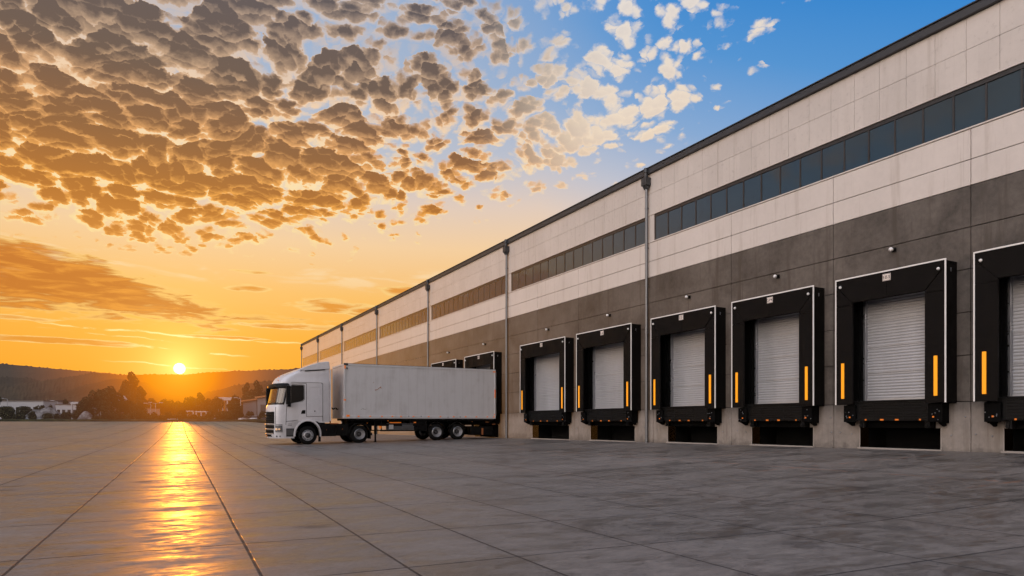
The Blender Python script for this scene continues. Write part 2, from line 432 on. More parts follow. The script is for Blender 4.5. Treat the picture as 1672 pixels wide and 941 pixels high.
# ------------------------------------------------------------ the yard
WX = 19.0
YX0, YX1, YY0, YY1 = -150.0, WX + .25, -45.0, 168.0
def sst(a, b, x):
    t = min(max((x - a) / (b - a), 0), 1); return t * t * (3 - 2 * t)
def yz(x, y):
    """height of the yard: falls away from the docks, rises gently towards its far edge"""
    ramp = max(0.0, .457 - .0068 * y) * min(max((x - 7.5) / 11.5, 0), 1) if y < 67 else 0
    return ramp + 1.35 * sst(50, 175, y)
xs = [YX0 + i * 6 for i in range(26)] + [0, 3, 5, 7, 7.5, 8, 9, 11, 13, 15, 17, 18, WX + .25]
xs = sorted(set(x for x in xs if x <= YX1))
ys = [-45 + 3 * i for i in range(72)]; ys[-1] = YY1
mb = MB(); mb.sheet([[(x, y, yz(x, y)) for x in xs] for y in ys])

JA = SUN_AZ                 # the slab joints run a little off the wall line
def ground_fn(t, b):
    p = pos(t)
    x, y, z = sep(t, p)
    ca, sa = math.cos(JA), math.sin(JA)
    wv = noise(t, p, .35, 2)
    L = x * ca - y * sa            # across
    A = x * sa + y * ca            # along
    Lw = L + (wv - .5) * .03; Aw = A + (wv - .5) * .05
    Ls = [-55, -45, -36, -28, -21.5, -16, -11.6, -8.2, -5.3, -2.95, -1.19, .55, 1.62, 2.6, 3.88, 5.6, 7.6, 9.9, 12.4, 15.4]
    As = [-6, -3, -.5, 1.7, 3.5, 5.15, 6.85, 9.1, 13, 17.8, 24, 31, 39, 48, 58, 70, 84, 100, 120, 142]
    def lines(c, lst):
        r = None
        for v_ in lst:
            dd = (c - v_).abs(); r = dd if r is None else r.min(dd)
        return r
    jl = lines(Lw, Ls); ja = lines(Aw, As)
    stepn = noise(t, p, 1.3, 4, .65)
    dd_ = vmath(t, 'LENGTH', p, out=1) * .022 + 1.0
    jl = jl / dd_; ja = ja / dd_
    j1 = jl.mr(.006, .015, 1, 0) * stepn.mr(.25, .45, .55, 1)
    j2 = ja.mr(.004, .018, 1, 0) * stepn.mr(.30, .5, .45, 1)
    j = j1._m('MAXIMUM', j2)
    soft = jl.min(ja).mr(.02, .22, 1, 0) * stepn.mr(.4, .7)
    # per slab tone: count lines passed
    def count(c, lst):
        r = None
        for v_ in lst:
            g = c._m('GREATER_THAN', v_); r = g if r is None else r + g
        return r
    wn = t.nodes.new('ShaderNodeTexWhiteNoise'); wn.noise_dimensions = '2D'
    t.links.new(comb(t, count(Lw, Ls), count(Aw, As)).s, wn.inputs[0]); tone = S(t, wn.outputs[0])
    r2 = comb(t, L * .55, A, 0.0)
    big = noise(t, r2, .22, 5, .62, .6); med = noise(t, comb(t, L * .7, A * 1.4), 1.1, 6, .66, 1.2); fin = noise(t, p, 22, 5, .75); fi2 = noise(t, comb(t, L * .7, A * 1.5), 6.0, 5, .68, .8)
    k = .84 + (tone - .5) * .16 + (big - .5) * 1.1 + (med - .5) * 2.2 + (fi2 - .5) * 1.7 + (fin - .5) * .9
    k = (k - soft * .22).max(.35)
    c = mix(t, 1.0, (.184, .163, .147), comb(t, k, k, k), 'MULTIPLY')
    # tyre-worn darker sweep in front of the docks
    c = mix(t, med.mr(.52, .68) * .35, c, (.075, .064, .056))
    tr = None
    for yc in (7.8, 11.71, 15.77, 20.05, 25.26, 30.7, 38.0, 44.2):
        q_ = (((y - yc + (noise(t, comb(t, x * .3, yc), .5, 2) - .5) * .5).abs() - .93).abs()).mr(.08, .26, 1, 0)
        tr = q_ if tr is None else tr._m('MAXIMUM', q_)
    c = mix(t, tr * x.mr(4.0, 13.0) * fi2.mr(.35, .6, .2, 1) * .38, c, (.045, .040, .037))
    spots = voronoi(t, comb(t, x, y), .55, 'F1', dim='2D')
    spk = voronoi(t, comb(t, x, y), .55, 'F1', dim='2D', out='Color')
    c = mix(t, (spots + (fi2 - .5) * .25).mr(.06, .16, 1, 0) * sep(t, spk)[0].mr(.55, .8) * .6, c, (.05, .044, .04))
    # worn orange bay lines: one along the wall, one out from each gap between docks
    wear = noise(t, p, 3.5, 5, .7).mr(.42, .62) * noise(t, p, 22, 3, .7).mr(.35, .6, .25, 1)
    l0 = (x - 12.4).abs().mr(.035, .055, 1, 0) * y._m('LESS_THAN', 34.0)
    lm = l0
    for yy in (27.9, 22.2, 17.9, 13.7, 9.75, 5.6, 32.9):
        lm = lm._m('MAXIMUM', (y - yy - (18.6 - x) * .03).abs().mr(.03, .05, 1, 0) * x._m('GREATER_THAN', 11.2 if yy != 13.7 else 10.6))
    c = mix(t, (lm * wear * .62), c, (.42, .13, .03))
    c = mix(t, j * .85, c, (.012, .011, .010))
    setc(t, b, c)
    rg = .48 + (big - .5) * .6 + (med - .5) * 1.2 + (fi2 - .5) * 1.0 + j * .3
    setr(t, b, rg.max(.32).min(.90))
    wx = noise(t, comb(t, L * .6, A), .9, 4, .6, .5)
    bump(t, b, wx * 1.0 + med * .55 + fi2 * .22 + fin * .035 - j * .30, .55, .020)
M['yard'] = mat('concrete_slabs', (.15, .14, .13), .5, spec=.42, fn=ground_fn, coat=.0)
M['yard'].node_tree.nodes['Principled BSDF'].inputs['Coat Roughness'].default_value = .17
struct(mb.build('pavement', M['yard'], smooth=180))

# open land around the yard
def axis_pts(n, r): return [math.copysign(abs(i / n) ** 2.6 * r, i) for i in range(-n, n + 1)]
def land_z(x, y):
    inside = (YX0 - 5 < x < 60) and (-50 < y < YY1 + 4)
    z = 1.35 * sst(50, 175, y)
    if inside: return z - .35
    return z - .05
mb = MB(); gx = axis_pts(46, 7000)
gy = sorted(axis_pts(46, 7000) + [YY1 + 1.0, YY1 + 5.0])
mb.sheet([[(x, y, land_z(x, y)) for x in gx] for y in gy])
def land_fn(t, b):
    p = pos(t); n = noise(t, p, .05, 6, .6); n2 = noise(t, p, .8, 5, .6)
    setc(t, b, mix(t, (n * .7 + n2 * .3).mr(.4, .6), (.022, .022, .012), (.055, .042, .024)))
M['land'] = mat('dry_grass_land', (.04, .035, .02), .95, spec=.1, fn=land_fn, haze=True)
struct(mb.build('ground', M['land'], smooth=180))

FW = Vector((math.sin(HEAD), math.cos(HEAD), 0)); RT = Vector((math.cos(HEAD), -math.sin(HEAD), 0))
def at(px, Y, py=None, z=None):
    """a point of the valley: bearing px, depth Y, height from py or z"""
    p = FW * Y + RT * ((px - 836) / 1100 * Y)
    p.z = CAMZ + (690 - py) / 1100 * Y if py is not None else (z or 0)
    return p
def interp(pts, x):
    if x <= pts[0][0]: return pts[0][1]
    for (a, b), (c, d) in zip(pts, pts[1:]):
        if x <= c: k = (x - a) / (c - a); k = k * k * (3 - 2 * k) * .5 + k * .5; return b + (d - b) * k
    return pts[-1][1]

# ------------------------------------------------------------ hills
def hill_fn(t, b):
    p = pos(t); n = noise(t, p, .006, 6, .62); n2 = noise(t, p, .05, 5, .7)
    setc(t, b, mix(t, (n * .6 + n2 * .4).mr(.42, .58), (.018, .018, .011), (.06, .045, .026)))
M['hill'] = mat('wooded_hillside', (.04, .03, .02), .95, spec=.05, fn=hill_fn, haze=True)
def ridge(name, pts, Ytop, Ybase, x0, x1, rough, step, mt, tree=1.0):
    cols = []
    n = int((x1 - x0) / step)
    rows = 16; G = []
    for r in range(rows + 5):
        k = r / rows
        row = []
        for i in range(n + 1):
            px = x0 + (x1 - x0) * i / n
            Y = Ybase + (Ytop - Ybase) * k
            p = at(px, Y)
            top = CAMZ + (690 - interp(pts, px)) / 1100 * Ytop
            if k <= 1:
                s_ = k ** 1.35
                z = 1.0 + (top - 1.0) * s_
            else: z = top - (k - 1) * (top) * 1.6
            nz = mnoise.fractal(Vector((p.x / Ytop * 14, p.y / Ytop * 14, 3.1)), 1.0, 2.0, 5)
            z += nz * rough * Ytop / 1000 * (6 * min(k, 1) * (1 - .6 * min(k, 1)))
            if tree and k > .15:
                z += max(0, mnoise.noise(Vector((p.x / Ytop * 420, p.y / Ytop * 420, 9.0)))) * tree * Ytop / 1000 * 3.0
            row.append((p.x, p.y, max(z, -2)))
        G.append(row)
    m_ = MB(); m_.sheet(G); return struct(m_.build(name, mt, smooth=180))
ridge('hills', [(-900, 560), (-200, 582), (0, 594), (60, 599), (130, 605.5), (200, 611), (293, 612.5), (360, 608), (450, 604), (650, 598), (900, 602)], 2600, 1500, -900, 1000, 1.0, 2.2, M['hill'], .9)
ridge('hills', [(-900, 640), (-300, 604), (0, 616), (40, 617), (60, 620), (85, 634), (110, 660), (140, 690)], 1500, 1000, -900, 140, 1.0, 2.0, M['hill'], 1.6)
ridge('hills', [(-900, 600), (-200, 645), (0, 634), (50, 625), (100, 617), (130, 613), (152, 608.5), (180, 611.5), (215, 615), (260, 622), (330, 634), (390, 655), (420, 690)], 1000, 520, -900, 420, .8, 2.0, M['hill'], 1.5)
ridge('hills', [(40, 700), (75, 655), (100, 642), (140, 628), (190, 618), (235, 624), (290, 640), (350, 660), (400, 690)], 620, 380, 40, 400, .8, 2.5, M['hill'], .6)
ridge('hills', [(285, 690), (310, 652), (345, 640), (385, 631), (410, 626), (440, 623), (520, 617), (700, 620), (1000, 640)], 560, 330, 285, 1000, .8, 2.5, M['hill'], 2.2)

# ------------------------------------------------------------ warehouse
Y_END, Y_NEAR = 96.0, -22.0
ROOF = 11.98; CT, CJ, CB = 11.78, 10.94, 10.04      # cladding rows
GT, GB = 9.93, 8.86                                  # ribbon window
W1, W2 = 8.04, 7.36                                  # pale precast bands
DB = 1.70                                            # bottom of the grey precast
PIPES = [22.65, 35.45, 48.2, 61.2, 74.0, 85.8]
# docks: centre, width of the shelter front, and the plate on it
DOCKS = [(4.55 + 3.26 - .0, 3.24, 'EP2'), (11.71, 3.2, 'EB3'), (15.77, 3.36, 'GP4'), (20.05, 3.6, 'E5'),
         (25.26, 4.22, 'L6'), (30.70, 4.6, 'U7'), (38.38, 4.25, 'H8'), (44.2, 4.5, 'U9')]
DOCKS = [(7.80, 3.24, 'EP2')] + DOCKS[1:]
wh = thing('warehouse', 'long white and grey distribution warehouse with a ribbon window and a row of loading docks', 'building', (WX, 37, 0))
def wpart(mb_, name, mt, parent=None, **k):
    o = mb_.build(name, mt, **k)
    o.parent = parent or wh
    o.matrix_parent_inverse = Matrix.Translation((-WX, -37, 0)); return o
def wsub(mb_, name, mt, parent, **k):
    o = mb_.build(name, mt, **k); o.parent = parent; return o     # the parent carries world coordinates already
G = .009      # half of a joint

def panels(rows, ysplit, proud, thick=.05, cuts=(), G=G):
    """one box per panel: rows of (z0,z1), vertical joints at ysplit; cuts = (y0,y1,z0,z1) left open"""
    m_ = MB()
    for z0, z1 in rows:
        for a, b_ in zip(ysplit[:-1], ysplit[1:]):
            segs = [(a + G, b_ - G, z0 + G, z1 - G)]
            for (c0, c1, d0, d1) in cuts:
                new = []
                for (p, q, r, s) in segs:
                    if c1 <= p or c0 >= q or d1 <= r or d0 >= s: new.append((p, q, r, s)); continue
                    if c0 > p: new.append((p, c0, r, s))
                    if c1 < q: new.append((c1, q, r, s))
                    pp, qq = max(p, c0), min(q, c1)
                    if d0 > r: new.append((pp, qq, r, d0))
                    if d1 < s: new.append((pp, qq, d1, s))
                segs = new
            for (p, q, r, s) in segs:
                if q - p > .01 and s - r > .01: m_.box(WX - proud, WX - proud + thick, p, q, r, s)
    return m_
# upper cladding
ysp = [Y_NEAR]
anchors = [Y_NEAR] + PIPES + [Y_END]
for a, b_ in zip(anchors[:-1], anchors[1:]):
    n = round((b_ - a) / .8)
    ysp += [a + (b_ - a) * (i + 1) / n for i in range(n)]
wpart(panels([(CB, CJ), (CJ, CT)], ysp, .05, G=.004), 'upper_cladding', M['clad'], bevel=.003, seg=1)
big = [-22, -17.6, -13.4, -9.2, -5, -.8, 3.4, 5.7, 9.78, 13.8, 18.0, 22.65, 28.0, 32.0, 35.45, 41.2, 48.2, 54.7, 61.2, 67.6, 74.0, 79.9, 85.8, 90.9, 96]
wpart(panels([(W2, W1), (W1, GB - .02)], big, .05), 'lower_white_band', M['lowwhite'], bevel=.006, seg=1)
cuts = []
for (c, w_, s_) in DOCKS:
    cuts.append((c - w_ / 2 + .30, c + w_ / 2 - .30, 1.70, 5.02))
half = sorted(set(big + [(a + b_) / 2 for a, b_ in zip(big[:-1], big[1:])]))
wpart(panels([(DB, 2.92), (2.92, 4.05), (4.05, 5.18), (5.18, 6.27), (6.27, W2)], big, .05, cuts=cuts), 'grey_band', M['dark'], bevel=.006, seg=1)
cuts = []
for (c, w_, s_) in DOCKS:
    pw = (w_ - .86) / 2
    cuts.append((c - pw, c + pw, -1, .99)); cuts.append((c - pw + .13, c + pw - .13, .98, 1.72))
bsp = [-22, -17.6, -13.4, -9.2, -5, -.8, 3.4, 5.72, 9.78, 13.78, 17.98, 22.35, 28.0, 32.9, 35.45, 41.2, 47, 54.7, 61.2, 67.6, 74.0, 79.9, 85.8, 90.9, 96]
bsp = sorted(bsp + [d_[0] for d_ in DOCKS])
for a, b_ in zip(bsp[:-1], bsp[1:]): wpart(panels([(-.6, DB)], [a, b_], .05, .40, cuts), 'concrete_base', M['base'], bevel=.008, seg=1)
# backing wall behind the joints, with the same dock openings, then the rest of the shell
bm_ = MB()
edges = []
prev = Y_NEAR
for (c, w_, s_) in sorted(DOCKS):
    lo, hi = c - w_ / 2 + .28, c + w_ / 2 - .28
    bm_.box(WX + .01, WX + .25, prev, lo, DB, GB)
    bm_.box(WX + .01, WX + .25, lo, hi, 5.04, GB); prev = hi
bm_.box(WX + .01, WX + .25, prev, Y_END, DB, GB)
bm_.box(WX + .01, WX + .25, Y_NEAR, Y_END, GT + .04, ROOF - .1)
bm_.box(WX + .01, WX + .25, Y_NEAR, Y_END, GB, GB + .05)
bm_.box(WX + .25, WX + 70, Y_END - .3, Y_END, -.6, ROOF - .1)
bm_.box(WX + .25, WX + 70, Y_NEAR, Y_NEAR + .3, -.6, ROOF - .1)
bm_.box(WX + 69.7, WX + 70, Y_NEAR + .3, Y_END - .3, -.6, ROOF - .1)
wpart(bm_, 'wall', M['backing'])
rf = MB(); rf.box(WX + .2, WX + 69.8, Y_NEAR + .1, Y_END - .1, ROOF - .45, ROOF - .28)
wpart(rf, 'roof', M['coping'])
cp = MB()
cp.box(WX - .16, WX + .34, Y_NEAR, Y_END + .08, CT + .004, ROOF + .03)
cp.box(WX - .20, WX + .36, Y_NEAR - .02, Y_END + .1, ROOF + .03, ROOF + .07)
wpart(cp, 'roof_edge', M['coping'], bevel=.012)
# slim drip sill under and over the glass
tr = MB(); tr.box(WX - .075, WX + .008, Y_NEAR, Y_END, GB - .016, GB + .026); tr.box(WX - .07, WX + .008, Y_NEAR, Y_END, CB - .035, CB + .004)
wpart(tr, 'window_sill', M['lowwhite'], bevel=.004, seg=1)
# ribbon windows bay by bay
for a, b_ in zip(anchors[:-1], anchors[1:]):
    lo, hi = a + .12, b_ - (.38 if b_ < Y_END else .1)
    g = MB(); g.add([(WX + .07, lo, GB + .03), (WX + .07, hi, GB + .03), (WX + .07, hi, GT), (WX + .07, lo, GT)], [(0, 1, 2, 3)])
    # glass: one pane per module, each tipped by a hair as real panes are
    g = MB(); n = round((hi - lo) / .8); fr = MB(); le = MB()
    for i in range(n):
        y0 = lo + (hi - lo) * i / n; y1 = lo + (hi - lo) * (i + 1) / n
        e1, e2, e3 = [random.uniform(-.004, .004) for _ in range(3)]
        g.add([(WX + .0 + e1, y0, GB + .03), (WX + .0 + e2, y1, GB + .03), (WX + .0 + e3, y1, GT), (WX + .0 + e1 + e3 - e2, y0, GT)], [(0, 1, 2, 3)])
        fr.box(WX - .018, WX + .09, y0 - .026, y0 + .026, GB + .028, GT)
        le.box(WX - .012, WX + .0, y0 + .03, y0 + .045, GB + .032, GT - .004)
    fr.box(WX - .02, WX + .09, hi - .03, hi + .03, GB + .028, GT)
    fr.box(WX - .028, WX + .092, lo - .04, hi + .04, GT - .045, CB - .037)
    fr.box(WX - .022, WX + .088, lo - .03, hi + .03, GB + .0265, GB + .052)
    win = wpart(g, 'ribbon_window', M['glass'], recalc=False)
    wsub(fr, 'window_frame', M['frame'], win)
for y in PIPES:
    pr = MB(); pr.box(WX - .045, WX + .2, y - .35, y + .08, GB + .03, CB - .04); wpart(pr, 'window_pier', M['clad'])
# rainwater pipes
for k, y in enumerate(PIPES + [Y_END - .05]):
    p = MB(); p.tube((WX - .17, y, yz(WX - .2, y) - .02), (WX - .17, y, 11.2), .062, n=14)
    for zz in (1.2, 3.0, 5.0, 7.0, 8.6, 10.3): p.tube((WX - .17, y, zz), (WX - .17, y, zz + .05), .074, n=14); p.box(WX - .13, WX - .04, y - .02, y + .02, zz + .01, zz + .04)
    pp = wpart(p, 'rainwater_pipe', M['pipe'], smooth=40)
    h = MB(); h.box(WX - .34, WX - .052, y - .16, y + .16, 11.28, 11.62); h.prism([(WX - .32, 11.28), (WX - .08, 11.28), (WX - .11, 11.14), (WX - .23, 11.14)], 'y', y - .11, y + .11)
    h.tube((WX - .2, y, 11.6), (WX - .2, y, 11.86), .085, n=12); h.tube((WX - .2, y, 11.84), (WX - .2, y, 12.04), .115, .09, n=12)
    wsub(h, 'hopper', M['hopper'], pp, bevel=.012)
# tie-bolt sockets in the base
bo = MB()
rr = random.Random(3)
for (c, w_, s_) in DOCKS:
    for sgn in (-1, 1):
        for (dy, z) in ((w_ / 2 - .15, .80), (w_ / 2 + .24, .96 if rr.random() < .5 else .84), (w_ / 2 + .20, 1.30)):
            if rr.random() < .8: bo = MB(); bo.ball((WX - .055, c + sgn * dy, z), .022, 8, 5); wpart(bo, 'tie_bolt', M['steel'], smooth=60)

# ------------------------------------------------------------ loading docks
def text_mesh(txt, size):
    cu = bpy.data.curves.new('txt', 'FONT'); cu.body = txt; cu.size = size; cu.align_x = 'CENTER'; cu.align_y = 'CENTER'; cu.extrude = .002
    ob = bpy.data.objects.new('txt', cu); COL.objects.link(ob)
    dg = bpy.context.evaluated_depsgraph_get(); dg.update()
    me = bpy.data.meshes.new_from_object(ob.evaluated_get(dg)); bpy.data.objects.remove(ob); bpy.data.curves.remove(cu)
    return me
def make_dock(cy, w_, plate, label):
    zb = yz(WX - .1, cy)
    t = thing('loading_dock', label, 'loading dock', (WX, cy, zb), group='loading docks along the warehouse wall')
    hw = w_ / 2; Z0, Z1 = 1.68, 5.43; iw = hw - .54; HI = 4.69
    f = -.60                                     # face of the shelter
    def bld(m_, name, mt, par=t, **k):
        m_.v = [(x, y, z - zb) for x, y, z in m_.v]
        o = m_.build(name, mt, **k); o.parent = par; return o
    # roller door
    hd = iw - .10 + .12
    rows = []; z = 1.86; i = 0; P_ = .086
    while z < 5.0:
        for (dz, dx_) in ((0, .0), (.014, -.008), (.036, -.013), (.058, -.008), (.072, .0), (.079, .004)):
            zz = z + dz
            rows.append([(.14 + dx_, -hd, zz), (.14 + dx_, hd, zz)])
        z += P_
    d = MB(); d.sheet(rows); d.box(.11, .16, -hd, hd, 1.79, 1.86)
    for k in range(1, 4): d.box(.112, .13, -hd, hd, 1.86 + k * P_ * 9 - .013, 1.86 + k * P_ * 9 + .008)
    door = bld(d, 'roller_door', M['door'], smooth=70, recalc=False)
    for s_ in (-1, 1):
        r = MB()
        r.box(.03, .10, s_ * hd, s_ * (hd + .055), 1.72, 5.0)
        r.box(.06, .135, s_ * (hd - .02), s_ * hd, 1.75, 5.0)
        bld(r, 'door_guide', M['steel'])
    for s_ in (-1, 1):
        h_ = MB()
        h_.box(.0, .05, s_ * (hd + .02), s_ * (hd + .10), 3.05, 3.10); h_.box(.0, .04, s_ * (hd + .02), s_ * (hd + .09), 2.4, 2.44)
        h_.tube((-.02, s_ * (hd + .12), 3.0), (-.02, s_ * (hd + .12), 3.14), .02, n=8)
        bld(h_, 'door_bracket', M['blackplastic'])
    # dark reveal between shelter and door
    rv = MB()
    for s_ in (-1, 1):
        rv.box(-.052, .22, s_ * (hd + .058), s_ * (hw - .02), 1.66, 5.1)
        rv.box(-.10, -.055, s_ * (hd + .14), s_ * (hw - .1), 1.75, 5.0)
    rv.box(-.053, .22, -hd - .05, hd + .05, 5.003, 5.3)
    bld(rv, 'reveal', M['blackin'])
    # shelter: side cheeks, roof and the padded front
    c = MB()
    for s_ in (-1, 1): c.box(f + .03, -.055, s_ * (hw - .05), s_ * (hw - .008), Z0 + .003, Z1 - .06)
    c.box(f + .03, -.055, -hw + .008, hw - .008, Z1 - .06, Z1 - .010)
    for s_ in (-1, 1): c.box(f + .031, f + .07, s_ * iw, s_ * (hw - .051), Z0 + .02, Z1 - .07)
    c.box(f + .032, f + .07, -iw, iw, HI, Z1 - .07)
    bld(c, 'shelter_side', M['black'], bevel=.006, seg=1)
    fp = MB(); g = .007
    for s_ in (-1, 1):
        fp.box(f, f + .03, s_ * (iw), s_ * (hw - .004), Z0, HI - .06 - g)
        # corner piece below the mitre
        k = (hw - .10, Z1 - .20)
        fp.prism([(s_ * iw, HI - .06 + g), (s_ * (hw - .004), HI - .06 + g), (s_ * (hw - .004), Z1 - .12), (s_ * (k[0] + .06), k[1] - .0), (s_ * (iw + .01), HI + .0)], 'x', f, f + .03)
        fp.prism([(s_ * iw, HI + .016), (s_ * (k[0] + .045), k[1] + .012), (s_ * (hw - .004), Z1 - .104), (s_ * (hw - .004), Z1 - .004), (s_ * g * .5, Z1 - .004), (s_ * g * .5, HI + .016)], 'x', f, f + .03)
    bld(fp, 'shelter_front', M['black'], bevel=.004, seg=1)
    tm = MB()
    for s_ in (-1, 1): tm.box(f - .012, f + .02, s_ * (hw - .022), s_ * (hw + .014), Z0 + .0, Z1 - .012)
    tm.box(f - .012, f + .02, -hw - .014, hw + .014, Z1 - .012, Z1 + .028)
    bld(tm, 'edge_trim', M['trim'], bevel=.004, seg=1)
    for s_ in (-1, 1):
        m_ = MB(); yc = s_ * (hw - .245)
        m_.box(f - .035, f - .002, yc - .045, yc + .045, 1.86, 2.92); bld(m_, 'marker_strip', M['amber'], bevel=.006, seg=1)
        m_ = MB(); m_.ball((f - .03, s_ * (hw - .17), Z1 - .22), .042, 12, 8); m_.tube((f, s_ * (hw - .17), Z1 - .22), (f - .03, s_ * (hw - .17), Z1 - .22), .02, n=8)
        rl = bld(m_, 'corner_lamp', M['trim'], smooth=60)
        m_ = MB(); m_.tube((f - .006, s_ * (hw - .20), Z1 - .19), (f - .03, s_ * (hw - .13), Z1 - .12), .012, n=6); m_.box(f - .02, f, s_ * (hw - .14), s_ * (hw - .20), Z1 - .275, Z1 - .25); bld(m_, 'lamp_bracket', M['blackplastic'], rl)
    # number plate
    pl = MB(); pl.box(f - .016, f - .001, -.12, .12, 5.16, 5.36)
    plo = bld(pl, 'number_plate', M['sign'], bevel=.004, seg=1)
    me = text_mesh(plate, .135 if len(plate) > 2 else .17); me.materials.append(M['ink'])
    tx = bpy.data.objects.new('lettering', me); COL.objects.link(tx); tx.parent = plo
    tx.matrix_local = Matrix.Translation((f - .019, 0, 5.255 - zb)) @ Matrix.Rotation(-PI / 2, 4, 'Z') @ Matrix.Rotation(PI / 2, 4, 'X')
    bd = MB()
    for (a0, a1, b0, b1) in ((-.112, .112, 5.168, 5.176), (-.112, .112, 5.344, 5.352), (-.112, -.104, 5.176, 5.344), (.104, .112, 5.176, 5.344)): bd.box(f - .0185, f - .014, a0, a1, b0, b1)
    bld(bd, 'plate_border', M['ink'], plo)
    # small label on the side cheek
    lb = MB(); lb.box(-.36, -.32, -hw + .008, -hw + .002, 5.14, 5.24); bld(lb, 'side_label', M['steel'])
    # leveller box with ribbed face, buffers, hinge brackets
    bw = hw - .30
    lv = MB(); lv.box(-.36, -.055, -bw, bw, 1.20, 1.79)
    for k in range(7):
        z = 1.235 + k * .078; lv.box(-.375, -.36, -bw + .32, bw - .32, z, z + .045)
    for k in (-.26 * bw, .42 * bw): lv.box(-.379, -.36, k - .008, k + .008, 1.21, 1.75)
    lv.box(-.41, -.36, -bw + .28, bw - .28, 1.75, 1.79)
    bld(lv, 'dock_leveller', M['blackplastic'], bevel=.006, seg=1)
    for s_ in (-1, 1):
        b_ = MB(); y0 = s_ * (hw - .04); y1 = s_ * (bw - .24)
        b_.box(-.46, -.40, y0 - s_ * .12, y1, 1.16, 1.66); b_.box(-.40, -.056, y0 - s_ * .16, s_ * (bw + .003), 1.13, 1.672)
        b_.prism([(-.46, 1.158), (-.10, 1.128), (-.10, 1.05), (-.2, 1.04)], 'y', y0 - s_ * .20, y0 - s_ * .26)
        bf = bld(b_, 'rubber_buffer', M['blackin'], bevel=.01, seg=1)
        q = random.Random(int(cy * 10) + s_)
        for k in range(5):
            bt = MB(); bt.ball((-.463, s_ * (bw + q.uniform(-.2, .12)), q.uniform(1.22, 1.6)), .014, 8, 5)
            ob_ = bt.build('bolt', M['steel'], bf, smooth=60); ob_.location = (0, 0, -zb)
        br = MB(); yb = s_ * (bw - .34); br.box(-.30, -.10, yb - .07, yb + .07, .995, 1.199); br.tube((-.31, yb - .03, 1.05), (-.31, yb + .06, 1.05), .03, n=8)
        br.box(-.34, -.30, yb - .02, yb + .03, 1.0, 1.12)
        bld(br, 'hinge_bracket', M['blackplastic'], bevel=.005, seg=1)
    for k in (-.62, -.12, .22, .60, -.93, .95):
        oo = MB(); yy = k * bw; sz = .05 if abs(k) < .5 else .022
        zz = 1.225 if abs(k) < .9 else 1.30
        oo.box(-.386 if abs(k) < .9 else -.47, -.372 if abs(k) < .9 else -.455, yy - sz, yy + sz, zz - .018, zz + .022); bld(oo, 'reflector', M['orange'])
    # pit under the leveller
    pw = hw - .43
    pt = MB(); pt.add([(-.05, -pw, -.3), (-.05, pw, -.3), (-.05, pw, .99), (-.05, -pw, .99), (1.2, -pw, -.3), (1.2, pw, -.3), (1.2, pw, .99), (1.2, -pw, .99)],
                      [(0, 4, 7, 3), (1, 2, 6, 5), (4, 5, 6, 7), (3, 7, 6, 2)])
    bld(pt, 'pit', M['void'], recalc=False)
    u2 = MB(); u2.box(-.04, .34, -pw + .13, pw - .13, .995, 1.70); bld(u2, 'pit_lintel', M['blackin'])
    fr = MB()
    fr.box(-.066, -.046, -pw - .035, -pw, zb - .05, 1.01); fr.box(-.066, -.046, pw, pw + .035, zb - .05, 1.01)
    fr.box(-.13, -.02, -pw - .05, pw + .05, zb - .10, zb + .035)
    bld(fr, 'pit_frame', M['kerb'], bevel=.005, seg=1)
    return t
M['kerb'] = conc('pale_pit_edge', (.30, .275, .25), .25, .3)
LAB = ['nearest loading dock to the viewer, cut off so that only part of its door shows',
       'widest looking dock shelter fully in view, with plate EB3, beside the cut-off nearest dock',
       'dock shelter with plate GP4, between the widest one and the one beside the tall pipe',
       'dock shelter with plate E5 on the near side of the tall rainwater pipe',
       'dock shelter with plate L6 on the far side of the tall rainwater pipe',
       'smallest dock with its whole door in view, first one standing clear of the trailer',
       'dock shelter right behind the rear end of the parked trailer, its lintel above the box',
       'farthest dock shelter, only its white trimmed top showing over the middle of the trailer']
for (c, w_, s_), l_ in zip(DOCKS, LAB): make_dock(c, w_, s_, l_)
# ball lamps on the grey wall above each dock
LL = ['ball lamp above the nearest, cut-off loading dock', 'ball lamp above the widest looking dock with plate EB3', 'ball lamp above the dock with plate GP4',
      'ball lamp above the dock on the near side of the tall rainwater pipe', 'ball lamp above the dock on the far side of the tall rainwater pipe', 'ball lamp above the smallest fully visible dock, just clear of the trailer',
      'ball lamp above the dock behind the trailer rear', 'tiny ball lamp above the farthest dock, over the trailer roof']
for (c, w_, s_), l_ in zip(DOCKS, LL):
    t = thing('wall_lamp', l_, 'lamp', (WX - .05, c + .12, 6.12), group='ball lamps above the docks')
    m_ = MB(); m_.ball((-.16, 0, 0), .062, 14, 9); m_.build('lamp_globe', M['trim'], t, smooth=60)
    m_ = MB(); m_.tube((0, 0, .01), (-.13, 0, .01), .03, n=10); m_.tube((-.14, 0, .035), (-.14, 0, .07), .055, .04, n=12); m_.box(-.02, 0, -.06, .06, -.06, .07); m_.build('mount', M['blackplastic'], t)

# ------------------------------------------------------------ articulated lorry
TY, TW = 35.9, 2.55; TC = TY + TW / 2           # near side, width, centre line
def paint(name, c, rough=.32, dirt=.25):
    def fn(t, b):
        p = pos(t); n = noise(t, p, 1.6, 5, .6); n2 = noise(t, vscale(t, p, 1, 1, .12), 5, 4, .6); x, y, z = sep(t, p)
        d = (n * .5 + n2 * .5).mr(.45, .75) * dirt + z.mr(.4, 1.8, .35, 0) * n.mr(.3, .6)
        setc(t, b, mix(t, d, c, tuple(a * .45 * k for a, k in zip(c, (1, .93, .84))))); setr(t, b, n.mr(.3, .7, rough - .06, rough + .1))
    return mat(name, c, rough, fn=fn, coat=.35)
M['cab'] = paint('white_lorry_paint', (.60, .605, .64), .28, .20)
M['box'] = paint('trailer_panel', (.53, .54, .56), .40, .34)
M['alu'] = mat('aluminium_profile', (.55, .56, .58), .35, metal=.6)
